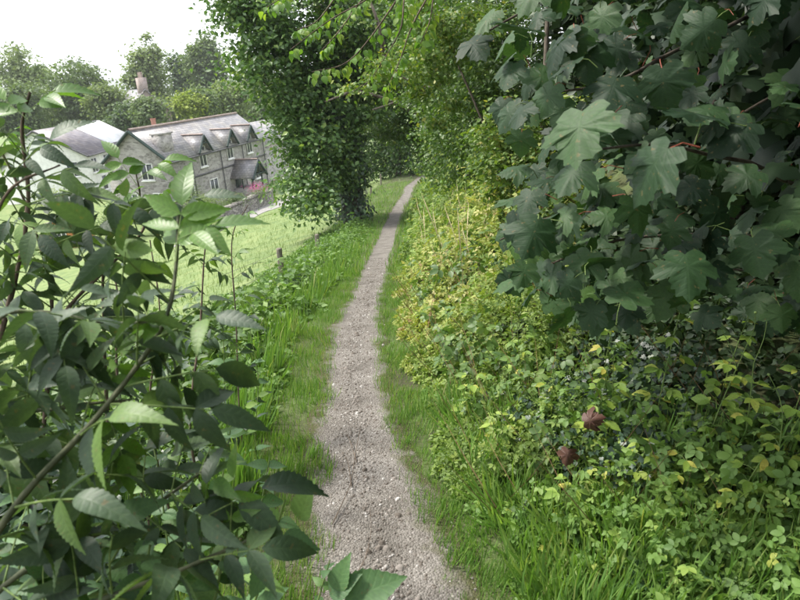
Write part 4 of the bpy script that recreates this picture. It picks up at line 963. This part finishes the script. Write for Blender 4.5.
def compound(parent, origin, base, tip, normal, L, ll, pairs=2, young=False, name='leaf', hang=.5, flat=None):
    """pinnate leaf: rachis with leaflets as sub-parts"""
    X, Y, Z = [q[0] for q in frames(np.asarray(tip, float)[None], np.asarray(normal, float)[None])]
    r = place(name, RACHIS, parent, base, Y, Z, L, origin)
    meshes = ELDY if young else ELD
    fr = {1: (.62,), 2: (.42, .78), 3: (.32, .58, .84)}[pairs]
    inv = r.matrix_basis.inverted()
    def add(pos, d, nn, s):
        Xl, Yl, Zl = [q[0] for q in frames(np.asarray(d)[None], np.asarray(nn)[None])]
        m = Matrix.Identity(4); p = pos - np.asarray(origin)
        for i_ in range(3): m[i_][0], m[i_][1], m[i_][2], m[i_][3] = Xl[i_] * s, Yl[i_] * s, Zl[i_] * s, p[i_]
        o = bpy.data.objects.new('leaflet', random.choice(meshes)); COL.objects.link(o); o.parent = r; o.matrix_basis = inv @ m
    dn = np.array([0, 0, -1.0])
    for f_ in fr:
        for s in (-1, 1):
            d = nrm(X * s * .85 + Y * .5 + dn * hang * random.uniform(.3, 1.3) + .18 * rng.standard_normal(3))
            add(base + Y * L * f_ + Z * .01 * L, d, nrm(Z + .35 * X * s * random.uniform(-.5, 1) + .2 * rng.standard_normal(3)), ll * random.uniform(.82, 1.08) * (.92 if f_ < .5 else 1))
    add(base + Y * L * .99, nrm(Y + dn * hang * random.uniform(.1, .8) + .1 * rng.standard_normal(3)), nrm(Z + .2 * rng.standard_normal(3)), ll * random.uniform(1.0, 1.2))
    return r

def elder(label, base_pt, stems, heroes=(), step=.085, ll=.095, L=.15, young_top=True, leafprob=.95, mask=None, group='elder bushes', seed=1, start=.12, nmax=60, stem_mat='elder_stem', grounded=False):
    st = random.Random(seed)
    root = empty('elder_bush', base_pt, label, 'bush', group); cnt = 0
    for pts, r0 in stems:
        W = [pix(*q) for q in pts]
        if grounded: W = [gz(W[0]) - [0, 0, .03]] + W
        c = spline(W, 40)
        tube_obj('stem', W, r0, r0 * .45, MT[stem_mat], root, 7, 30, base_pt, .11)
        seg = np.linalg.norm(np.diff(c, axis=0), axis=1); cum = np.concatenate([[0], np.cumsum(seg)]); tot = cum[-1]
        d = tot * start; flip = 0
        while d < tot * .985:
            i_ = min(int(np.searchsorted(cum, d)), 39); p = c[i_]; T = nrm(c[min(i_ + 1, 39)] - c[max(i_ - 1, 0)])
            a0 = st.random() * 6.28; A = nrm(np.cross(T, [.3, .2, 1.0])); Bv = np.cross(T, A)
            for s in (0, math.pi):
                if st.random() > leafprob or cnt >= nmax: continue
                dirn = nrm(math.cos(a0 + s) * A + math.sin(a0 + s) * Bv + T * .45 + np.array([0, -.1, .15]))
                tipP = p + dirn * (L + ll)
                x_, y_, D_ = project(tipP)
                if D_ < .42: continue
                if mask is not None and not mask(x_, y_): continue
                yng = young_top and d > tot * .86
                q = .7 if yng else 1.0
                compound(root, base_pt, p, dirn, nrm(np.array([-.15, -.25, 1.0]) + .3 * rng.standard_normal(3)), L * q * st.uniform(.8, 1.15), ll * q * st.uniform(.85, 1.1), st.choice((2, 2, 3)), yng, hang=.35 + .5 * st.random()); cnt += 1
            d += step * st.uniform(.8, 1.25)
    for h in heroes:
        b, t, ll_, pr, yg, hg = h; b = pix(*b); t = pix(*t); dd = t - b
        compound(root, base_pt, b, dd, nrm(np.array([-.1, -.45, 1.0])), np.linalg.norm(dd), ll_, pr, yg, hang=hg)
    return root
gA = gz((-1.15, .95)); gB = gz((-1.75, 1.35)); gC = gz((-1.5, 2.1))
elder('big elder bush with dark leaves filling the lower left foreground', gA,
      [([(-60, 620, .80), (20, 500, .86), (90, 425, .90), (140, 362, .95), (166, 318, .97), (176, 268, 1.0), (178, 215, 1.02)], .0055),
       ([(-60, 560, 1.0), (-10, 430, 1.0), (60, 408, 1.02), (130, 400, 1.03)], .005),
       ([(-70, 480, .9), (-10, 330, .95), (40, 312, .98), (100, 322, 1.0), (164, 322, .98)], .004),
       ([(-60, 640, .95), (40, 560, 1.0), (130, 520, 1.04), (205, 470, 1.06)], .006),
       ([(-30, 680, .9), (80, 610, .92), (180, 570, .95), (260, 535, .98)], .0055)],
      heroes=[((118, 388, .93), (216, 368, .97), .105, 2, False, 1.1), ((150, 345, .95), (210, 300, 1.1), .08, 2, False, .5), ((176, 262, 1.0), (182, 205, 1.02), .085, 3, True, .1), ((177, 240, 1.0), (215, 225, 1.0), .08, 2, True, .3),
              ((200, 520, .95), (262, 488, 1.0), .12, 1, False, .25), ((200, 560, .9), (262, 548, .92), .09, 2, False, .3), ((100, 325, .98), (20, 308, .86), .10, 2, False, .7), ((60, 408, 1.0), (8, 385, .9), .10, 2, False, .7)],
      mask=lambda x, y: x < 282 - max(0, 330 - y) * .45 and y > 190, ll=.086, L=.14, seed=3, nmax=120, step=.055)
elder('second elder bush with pale top shoots at the left edge', gB,
      [([(-40, 470, 1.45), (10, 300, 1.5), (28, 205, 1.5), (22, 130, 1.48), (30, 92, 1.46)], .007),
       ([(40, 470, 1.55), (52, 320, 1.6), (44, 260, 1.62), (20, 190, 1.62), (-10, 130, 1.6)], .006),
       ([(30, 400, 1.5), (62, 318, 1.55), (100, 275, 1.6), (140, 235, 1.65), (150, 200, 1.68)], .006),
       ([(108, 430, 1.75), (104, 330, 1.75), (106, 250, 1.75), (138, 205, 1.75), (136, 172, 1.72)], .005),
       ([(-30, 420, 1.3), (-10, 250, 1.3), (10, 190, 1.3), (60, 165, 1.32)], .005)],
      heroes=[((137, 185, 1.6), (118, 158, 1.6), .075, 2, True, .3), ((137, 180, 1.6), (165, 160, 1.6), .075, 2, True, .3), ((30, 110, 1.4), (52, 92, 1.4), .085, 2, True, .2), ((28, 120, 1.4), (5, 100, 1.4), .085, 2, True, .2),
              ((60, 190, 1.4), (130, 208, 1.3), .09, 2, False, .5), ((130, 215, 1.5), (205, 195, 1.45), .09, 3, False, .5), ((20, 190, 1.35), (75, 165, 1.3), .085, 2, False, .5), ((10, 175, 1.3), (50, 140, 1.3), .085, 2, False, .5), ((25, 205, 1.4), (85, 190, 1.35), .085, 3, False, .5), ((44, 250, 1.5), (100, 225, 1.45), .085, 2, False, .5), ((10, 215, 1.3), (40, 235, 1.25), .085, 2, False, .5)],
      mask=lambda x, y: x < 215 and y > 75 and not (60 < x < 230 and y < 140), ll=.085, L=.14, seed=5, nmax=66, step=.075, stem_mat='twig')
elder('slim young elder saplings on the slope in front of the meadow', gC,
      [([(190, 430, 2.6), (200, 330, 2.6), (205, 250, 2.6), (214, 215, 2.6)], .006), ([(240, 420, 3.0), (236, 320, 3.0), (232, 240, 3.0), (248, 205, 3.0)], .005),
       ([(150, 420, 2.3), (160, 320, 2.3), (150, 240, 2.3)], .005), ([(120, 400, 2.2), (118, 300, 2.2), (110, 260, 2.2)], .006)],
      mask=lambda x, y: x < 318 and y > 195, ll=.07, L=.11, seed=9, nmax=50, step=.12, stem_mat='twig', grounded=True)

# broad leaved weeds at the bottom left
def weed(name, label, base, shoots, leaves, mats=NET, group='weeds in the left foreground', cat='weed', size=.08):
    root = empty(name, base, label, cat, group)
    for pts, r0 in shoots:
        W = [pix(*q) for q in pts]; W = [gz(W[0]) - [0, 0, .02]] + W; c = spline(W, 24); tube_obj('stem', W, r0, r0 * .5, MT['green_stem'], root, 5, 14, base)
        fl = random.random() * 3
        for i_ in range(3, 24, 3):
            T = nrm(c[min(i_ + 1, 23)] - c[i_ - 1]); A = nrm(np.cross(T, [.2, .3, 1.0])); Bv = np.cross(T, A); fl += 1.57
            for s in (0, math.pi):
                d = nrm(math.cos(fl + s) * A + math.sin(fl + s) * Bv + .35 * T + [0, 0, -.2])
                place('leaf', random.choice(mats), root, c[i_], d, nrm(np.array([-.1, -.3, 1]) + .25 * rng.standard_normal(3)), size * random.uniform(.75, 1.15) * (1.1 - .5 * i_ / 24), base)
    for (px_, py_, D_, ax_, ay_, s_) in leaves:
        p = pix(px_, py_, D_); t = pix(ax_, ay_, D_ * .99)
        place('leaf', random.choice(mats), root, p, t - p, nrm(np.array([-.1, -.6, .9]) + .15 * rng.standard_normal(3)), s_, base)
    return root
w0 = gz((-.75, 1.25))
weed('nettle_plant', 'light green nettle with broad toothed leaves at bottom left', w0, [([(60, 640, 1.2), (100, 580, 1.15), (130, 530, 1.1)], .004), ([(160, 640, 1.2), (175, 570, 1.15), (190, 520, 1.12)], .004), ([(20, 650, 1.0), (50, 600, .98), (75, 545, .95)], .004), ([(120, 650, 1.0), (140, 600, .98), (150, 545, .95)], .004), ([(205, 650, 1.1), (215, 600, 1.08), (225, 545, 1.05)], .004), ([(250, 650, 1.3), (262, 580, 1.25), (285, 500, 1.2)], .004)],
     [(100, 552, 1.0, 60, 575, .085), (118, 520, 1.0, 150, 500, .085), (150, 540, 1.0, 128, 588, .085), (175, 560, 1.0, 160, 600, .08), (300, 520, 1.1, 310, 480, .08), (280, 540, 1.1, 330, 550, .075), (270, 565, 1.1, 240, 600, .085)], size=.085)
weed('nettle_plant', 'nettle with a long toothed leaf reaching over the path', gz((-.42, 1.35)), [([(300, 660, 1.45), (318, 600, 1.42), (330, 560, 1.4)], .003)], [(345, 600, 1.4, 424, 568, .15), (335, 590, 1.4, 345, 560, .09), (330, 596, 1.4, 360, 572, .09)], size=.06)
weed('nettle_plant', 'nettle clump beside the elder where the verge begins', gz((-.7, 1.9)), [([(210, 560, 1.9), (222, 480, 1.85), (232, 420, 1.8)], .004), ([(170, 560, 1.9), (160, 480, 1.8), (150, 430, 1.8)], .004), ([(250, 560, 1.9), (262, 500, 1.9), (270, 455, 1.9)], .004), ([(20, 600, 1.5), (30, 540, 1.5), (24, 480, 1.5)], .004)], [], size=.10)
weed('nettle_plant', 'grey green nettles in the middle of the left verge', gz((-.9, 2.9)), [([(255, 440, 2.8), (258, 380, 2.8), (250, 330, 2.8)], .003), ([(226, 420, 2.7), (224, 360, 2.7), (222, 300, 2.7)], .003)], [], size=.085)
# dim undergrowth behind the elder
mass('undergrowth', 'dim tangled undergrowth below the elder bush', 5200, .75, 2.7, -3.2, -.62, lambda x, y, s: smst((-s - .55) / .7) * (.42 + .2 * wob(x, y, 3)), .085, 'ivy', OVAL, 1.0, top=.9)

# sycamore overhanging from the right
SYC = [sycamore_mesh('sycamore_leaf', MT['syc'], MT['red_stem'] if q % 2 else MT['green_stem'], cup, dr, rip, .012, q) for q, (cup, dr, rip) in enumerate(((.25, .3, .03), (.1, .55, .035), (.4, .2, .025), (.2, .45, .04), (.05, .25, .045)))]
sb = gz((3.3, 2.3))
syc = empty('sycamore_tree', sb, 'dark sycamore with large lobed leaves overhanging the bank on the right', 'tree')
tube_obj('trunk', [sb - [0, 0, .2], sb + [0, .1, 1.2], sb + [.1, .1, 2.6], sb + [0, 0, 4.2]], .13, .07, MT['bark'], syc, 9, 14, sb, .05)
SB = [[(760, -190, 2.6), (640, -60, 2.1), (560, -10, 1.8), (490, 30, 1.65)], [(860, -20, 2.4), (700, 40, 1.9), (620, 80, 1.6), (560, 92, 1.5)], [(880, 170, 2.3), (740, 160, 1.85), (665, 145, 1.55), (590, 150, 1.35)],
      [(880, 240, 2.6), (740, 235, 2.1), (620, 240, 1.95), (525, 275, 1.9)], [(880, 290, 2.5), (790, 275, 2.1), (715, 268, 2.0)], [(900, 60, 2.2), (790, 90, 1.9), (730, 120, 1.8)], [(820, -60, 3.0), (660, 200, 2.5), (560, 215, 2.2), (500, 240, 2.1)]]
SBW = []
trunk_top = sb + np.array([.05, .05, 2.2])
for q, pts in enumerate(SB):
    W = [trunk_top + [0, 0, .25 * q - 1.0]] + [pix(p[0], p[1], p[2] + .22) for p in pts]
    tube_obj('branch', W, .011, .003, MT['bark'], syc, 6, 26, sb, .05); SBW.append(spline(W, 40))
SBW = np.concatenate(SBW)
hero = [(520, 26, 62), (590, 60, 52), (612, 88, 62), (578, 132, 88), (618, 126, 56), (664, 86, 58), (692, 112, 78), (648, 168, 84), (732, 132, 62), (744, 176, 48), (776, 160, 38), (540, 74, 42), (544, 148, 38), (528, 192, 44), (520, 228, 52), (560, 220, 48), (600, 224, 44), (656, 200, 44),
        (708, 36, 44), (788, 84, 48), (796, 140, 40), (784, 212, 46), (532, 236, 58), (552, 298, 46), (580, 258, 48), (624, 264, 54), (688, 270, 64), (716, 276, 50), (736, 292, 46), (756, 254, 56), (794, 276, 40), (792, 322, 44), (512, 284, 32), (538, 268, 30), (505, 236, 34), (640, 30, 56), (600, 20, 50), (560, 8, 50),
        (474, 44, 44), (500, 66, 40), (556, 46, 60), (676, 20, 48), (740, 50, 46), (770, 30, 44), (680, 215, 48), (720, 215, 50), (640, 228, 50), (598, 190, 56), (620, 60, 44), (570, 176, 56), (700, 165, 44), (764, 110, 40), (500, 110, 34), (508, 200, 34), (486, 20, 40), (530, -6, 50), (610, 290, 36), (660, 295, 36)]
def syc_leaf(px_, py_, w_, D_=None, jitter=.25):
    width = random.uniform(.14, .175) if D_ is None else random.uniform(.095, .15)
    D_ = D_ or min(max(width * FPX / w_, 1.15), 2.9)
    sz_ = width / 1.3
    p = pix(px_, py_, D_)
    nr_ = nrm(np.array([-.40, -.42, .85]) + jitter * 1.3 * rng.standard_normal(3))
    tp_ = nrm(np.array([-.55, -.30, -.62]) + .55 * rng.standard_normal(3))
    ctr = p - tp_ * sz_ * .4
    return place('leaf', random.choice(SYC), syc, ctr, tp_, nr_, sz_ * 1.0, sb)
for (a_, b_, w_) in hero: syc_leaf(a_, b_, w_)
for q in range(440):
    px_ = random.uniform(495, 850); py_ = random.uniform(-50, 325)
    lim = 335 - max(0, (560 - px_)) * .6 + max(0, px_ - 690) * .25
    if py_ > lim or (px_ > 640 and 190 < py_ < 240 and random.random() < .5): continue
    if px_ < 520 and random.random() < .5: continue
    if px_ > 590 and py_ < 200 and random.random() < .4: continue
    syc_leaf(px_, py_, 0, random.uniform(1.6, 2.9) + max(0, px_ - 640) * .001, .4)
# deeper foliage of the same tree, with unseen low crown added to shade the hollow
SYCLOW = (np.array([(x, y, -.2 * x * x - .25 * y * y) for x, y in [(0, 0), (.3, -.12), (.43, 0), (.36, .13), (.68, .45), (.3, .47), (.34, .68), (0, 1), (-.34, .68), (-.3, .47), (-.68, .45), (-.36, .13), (-.43, 0), (-.3, -.12)]] + [(0, .35, .03)]), np.array([(k, (k + 1) % 14, 14) for k in range(14)]))
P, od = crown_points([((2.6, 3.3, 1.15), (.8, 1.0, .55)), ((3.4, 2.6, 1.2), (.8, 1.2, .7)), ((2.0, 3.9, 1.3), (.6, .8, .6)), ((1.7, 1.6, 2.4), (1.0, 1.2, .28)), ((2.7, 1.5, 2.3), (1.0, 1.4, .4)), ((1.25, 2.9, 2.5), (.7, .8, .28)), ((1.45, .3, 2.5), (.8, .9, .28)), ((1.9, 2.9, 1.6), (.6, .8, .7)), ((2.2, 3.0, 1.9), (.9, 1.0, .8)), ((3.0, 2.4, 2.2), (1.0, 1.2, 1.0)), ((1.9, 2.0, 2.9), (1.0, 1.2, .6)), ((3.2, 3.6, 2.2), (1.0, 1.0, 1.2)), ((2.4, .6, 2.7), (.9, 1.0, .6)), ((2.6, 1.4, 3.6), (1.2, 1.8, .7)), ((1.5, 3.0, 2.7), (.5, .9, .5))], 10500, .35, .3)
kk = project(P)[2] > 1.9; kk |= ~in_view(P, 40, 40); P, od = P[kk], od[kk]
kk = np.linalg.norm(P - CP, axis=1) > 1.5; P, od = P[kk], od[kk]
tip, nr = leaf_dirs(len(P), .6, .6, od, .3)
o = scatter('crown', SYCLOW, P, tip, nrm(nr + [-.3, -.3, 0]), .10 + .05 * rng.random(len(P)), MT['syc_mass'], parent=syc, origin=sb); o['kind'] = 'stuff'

# hazel sprays hanging over the path at the top
HAZ = [leaflet_mesh('hazel_leaf', MT['hazel'], w, 8, d, f_, tw, 0, sh) for w, d, f_, tw, sh in ((.34, .3, .2, .1, .75), (.30, .5, .25, -.2, .7))]
hbz = gz((2.6, 4.6))
hz = empty('hazel_tree', hbz, 'hazel whose bright green sprays hang over the path at the top', 'tree')
htop = pix(560, -160, 5.0)
tube_obj('trunk', [hbz - [0, 0, .1], hbz + [-.1, 0, 1.5], hbz + [-.3, -.1, 2.8], htop], .06, .035, MT['bark'], hz, 8, 14, hbz, .04)
cnt = 0
for pts in ([(520, -150, 4.8), (440, -70, 4.5), (380, -10, 4.2), (330, 20, 4.0), (290, 50, 3.9)], [(440, -70, 4.5), (390, 10, 4.3), (350, 60, 4.2), (312, 72, 4.1)], [(460, -90, 4.4), (410, -20, 4.2), (400, 30, 4.1), (372, 78, 4.0)], [(480, -120, 4.6), (440, -30, 4.4), (430, 20, 4.3), (420, 44, 4.2)], [(440, -110, 4.2), (360, -60, 4.0), (310, -20, 3.9), (262, 10, 3.8)], [(420, -60, 4.6), (370, -10, 4.6), (340, 30, 4.6), (322, 50, 4.6)], [(450, -40, 5), (415, 20, 5), (400, 60, 5), (384, 96, 5)], [(400, -60, 4.4), (350, -20, 4.3), (318, 20, 4.2), (296, 30, 4.1)]):
    W = [pix(*q) for q in pts]; c = spline(W, 60); tube_obj('branch', W, .009, .002, MT['twig'], hz, 5, 20, hbz, .04)
    for i_ in range(16, 60, 1):
        T = nrm(c[min(i_ + 1, 59)] - c[i_ - 1]); A = nrm(np.cross(T, [0, 0, 1.0]))
        for s in (-1, 1):
            if random.random() < .35: continue
            d = nrm(A * s * .8 + T * .3 + np.array([0, 0, -.75]) + .3 * rng.standard_normal(3))
            st_ = c[i_] + d * random.uniform(.0, .06)
            place('leaf', random.choice(HAZ), hz, st_, d, nrm(np.array([-.2, -.5, .9]) + .4 * rng.standard_normal(3)), random.uniform(.042, .07), hbz); cnt += 1

# herbs standing in front of the hollow: stems with lobed leaves and burr heads
HERB = [leaflet_mesh('herb_leaf', MT['herb'], w, 5, d, f_, tw, 0, sh) for w, d, f_, tw, sh in ((.25, .2, .25, .1, .95), (.22, .4, .2, -.2, .9), (.28, .1, .3, .2, .9))]
def burr_mesh():
    v, f = [], []
    for i_ in range(5):
        ph = math.pi * i_ / 4
        for j in range(6): a = j / 6 * 6.283; r = .5 * math.sin(ph) * (1 + .25 * ((i_ + j) % 2)); v.append((r * math.cos(a), r * math.sin(a), .5 * math.cos(ph)))
    for i_ in range(4):
        for j in range(6): j2 = (j + 1) % 6; f.append((i_ * 6 + j, i_ * 6 + j2, i_ * 6 + 6 + j2, i_ * 6 + 6 + j))
    return mesh_np('burr', np.array(v), np.array(f), MT['green_stem'])
BURR = burr_mesh()
def herb(label, px_, py_, D_, hgt, lean, nl=7, ls=.05, burrs=0, group='yellow green herbs on the bank'):
    p = pix(px_, py_, D_); b = np.array([p[0], p[1], float(H(p[0], p[1]))])
    root = empty('herb_plant', b, label, 'herb', group)
    W = [b, b + np.array([lean * .3, -.02, hgt * .45]), b + np.array([lean, -.05, hgt])]
    c = spline(W, 20); tube_obj('stem', W, .003, .0014, MT['green_stem'], root, 5, 12, b)
    a = random.random() * 6
    for i_ in range(nl):
        k = 2 + int(i_ * 16 / nl); a += 2.3; d0 = np.array([math.cos(a), math.sin(a), .25]); j0 = c[k] + d0 * .035
        tube_obj('leaf_stalk', [c[k], (c[k] + j0) / 2 + [0, 0, .004], j0], .0012, .001, MT['green_stem'], root, 4, 3, b)
        for da in (-.95, 0, .95):
            d = nrm(np.array([math.cos(a + da), math.sin(a + da), -.15 + .2 * random.random()]))
            place('leaf', random.choice(HERB), root, j0, d, nrm(np.array([0, -.35, 1]) + .25 * rng.standard_normal(3)), ls * random.uniform(.75, 1.15) * (1.15 if da == 0 else .9) * (1.15 - .5 * i_ / nl), b)
    for q in range(burrs):
        k = 19 - q * 3; e = c[k] + np.array([random.uniform(-.12, .16), random.uniform(-.05, .05), random.uniform(.08, .18)])
        tube_obj('flower_stalk', [c[k], (c[k] + e) / 2 + [.01, 0, .0], e], .0014, .001, MT['green_stem'], root, 4, 5, b)
        u = bpy.data.objects.new('burr', BURR); COL.objects.link(u); u.parent = root; u.location = e - b; u.scale = (.009,) * 3
    return root
def gp(px_, py_): return project(ground_hit(px_, py_))[2]
HB = [(650, 455, .62, .05, 9, 2, 'tall yellow green herb with burrs before the dark hollow'), (590, 470, .34, .02, 6, 0, 'small yellowing herb beside the reddish dead leaves'), (700, 470, .40, .06, 7, 2, 'herb with long flower stalks reaching across the hollow'), (740, 470, .34, -.03, 7, 1, 'bushy green herb at the mouth of the hollow'),
      (780, 460, .36, .02, 7, 0, 'green herb at the right edge below the sycamore'), (630, 500, .24, .03, 6, 0, 'low bright herb below the tall burr herb'), (680, 510, .24, -.02, 6, 0, 'low bright herb in the grass below the hollow'), (730, 520, .20, .03, 6, 0, 'low herb in the grass near the right edge'), (545, 440, .30, .02, 6, 0, 'yellow herb at the left edge of the ivy'),
      (520, 400, .34, -.02, 6, 0, 'yellow herb among the bank herbs above the ivy'), (600, 400, .40, .03, 7, 0, 'yellow green herb climbing through the ivy'), (500, 460, .22, .0, 6, 0, 'low herb near the path below the yellow bank'), (660, 560, .15, .02, 6, 0, 'broad leaved seedling in the lower right grass'), (770, 500, .26, -.03, 6, 1, 'weedy herb at the right edge above the long grass'),
      (560, 520, .16, .01, 5, 0, 'small herb in the grass below the dead leaves'), (715, 420, .42, .05, 6, 2, 'dim herb deep in the mouth of the hollow'), (610, 440, .32, -.02, 6, 0, 'pale herb standing over the dead leaves'), (470, 420, .26, .02, 6, 0, 'yellow green herb low on the bank by the path')]
for (x_, y_, h_, l_, nl_, bu_, lab) in HB:
    gph = ground_hit(x_, y_); herb(lab, x_, y_, project(gph)[2], h_ * 1.3, l_ * 1.3, nl_ + 7, .06, bu_)

# broad dock-like leaves at the bottom right
dk = [(720, 575, 'dock plant with smooth broad leaves in the lower right grass'), (645, 590, 'plantain like rosette at the bottom edge under the herbs')]
for (x_, y_, lab) in dk:
    b = ground_hit(x_, y_); root = empty('dock_plant', b, lab, 'weed', 'dock plants in the grass')
    for q in range(6):
        a = q * 1.05 + random.random(); d = nrm(np.array([math.cos(a), math.sin(a), .5]))
        place('leaf', random.choice(NET), root, b + [0, 0, .03], d, nrm(np.array([0, -.2, 1]) - .3 * d), random.uniform(.10, .15), b)

# fallen brown leaves and twigs
DEAD = [sycamore_mesh('dead_leaf', MT['dead_leaf'], MT['dead_leaf'], cup, dr, .08, .02, 20 + q, .25) for q, (cup, dr) in enumerate(((.9, .7), (1.2, .5)))]
for q, (x_, y_, D_, s_, lab, tp_) in enumerate(((592, 420, 2.22, .07, 'reddish brown curled dead leaf on the ivy', (.6, -.3, .3)), (567, 457, 2.12, .06, 'brown dead leaf below the reddish one near the herbs', (-.2, -.3, -.7)))):
    p = pix(x_, y_, D_); rt = empty('dead_leaf', p, lab, 'dead leaf', 'fallen brown leaves')
    place('blade', DEAD[q], rt, p - nrm(tp_) * s_ * .4, tp_, (-.3, -.8, .5), s_, p)
def twig(label, lines, r=.0022):
    b = ground_hit(*lines[0][0]); root = empty('fallen_twig', b, label, 'twig', 'twigs on the path')
    for ln in lines:
        W = []
        for q_, (x_, y_) in enumerate(ln): g = ground_hit(x_, y_); W.append(g + np.array([0, 0, .02 + .012 * q_]))
        tube_obj('twig_arm', W, r, r * .5, MT['twig'], root, 5, 10, b)
twig('thin forked dry twig lying on the middle of the path', [[(333, 528), (345, 505), (352, 490), (357, 460), (362, 436)], [(352, 490), (349, 470), (346, 464)], [(357, 466), (352, 450), (348, 442)]])
twig('thin twig lying at the left edge near the bottom of the path', [[(352, 586), (366, 565), (372, 540), (371, 520)]], .0016)
twig('pale dry stick in the grass left of the path', [[(214, 470), (232, 440), (250, 408)], [(232, 440), (226, 422)]], .004)
for (x_, y_, s_, lab) in ((245, 407, .06, 'small yellow leaf on the pale dry stick'), (258, 396, .05, 'tiny pale leaf at the tip of the dry stick')):
    p = pix(x_, y_, 2.45); rt = empty('yellow_leaf', p, lab, 'leaf', 'yellow leaves on the stick'); place('blade', HERB[0], rt, p, (.6, -.2, .3), (-.2, -.7, .8), s_, p)

# wiry brown stems and a little litter through the bank herbs
n = 420; y = 1.5 + 4.5 * rng.random(n); sx_ = .45 + 1.1 * rng.random(n); x = path_x(y) + sx_; a = rng.random(n) * 6.28
tm = (np.array([(-.003, 0, 0), (.003, 0, 0), (-.0025, .5, .03), (.0025, .5, .03), (.001, 1, -.04)]), np.array([(0, 1, 3), (0, 3, 2), (2, 3, 4)]))
o = scatter('dry_stems', tm, np.stack([x, y, H(x, y)], -1), nrm(np.stack([.7 * np.cos(a), .7 * np.sin(a), np.ones(n)], -1)), nrm(np.array([0, -1, .1]) + .3 * rand_unit(n)), .25 + .4 * rng.random(n), plain('dry_stem', (.14, .075, .04), (.30, .19, .10), 5, .8))
tag(o, 'thin reddish brown dry stems among the bank herbs', 'dry stems', kind='stuff')

# ------------------------------------------------------------------ the damp summer air of the valley
hv, hf = box_arrays(-3100, 3100, -400, 4300, -14, 120)
hm, ht = newmat('haze_air'); ho = N(ht, 'ShaderNodeOutputMaterial'); pv = N(ht, 'ShaderNodeVolumePrincipled')
pv.inputs['Color'].default_value = (.93, .96, 1.0, 1); pv.inputs['Density'].default_value = .0004; pv.inputs['Anisotropy'].default_value = .2
ht.links.new(pv.outputs[0], ho.inputs['Volume'])
tag(link('haze', mesh_np('haze', hv, hf, hm)), 'thin pale summer haze over the valley', 'haze', kind='stuff')
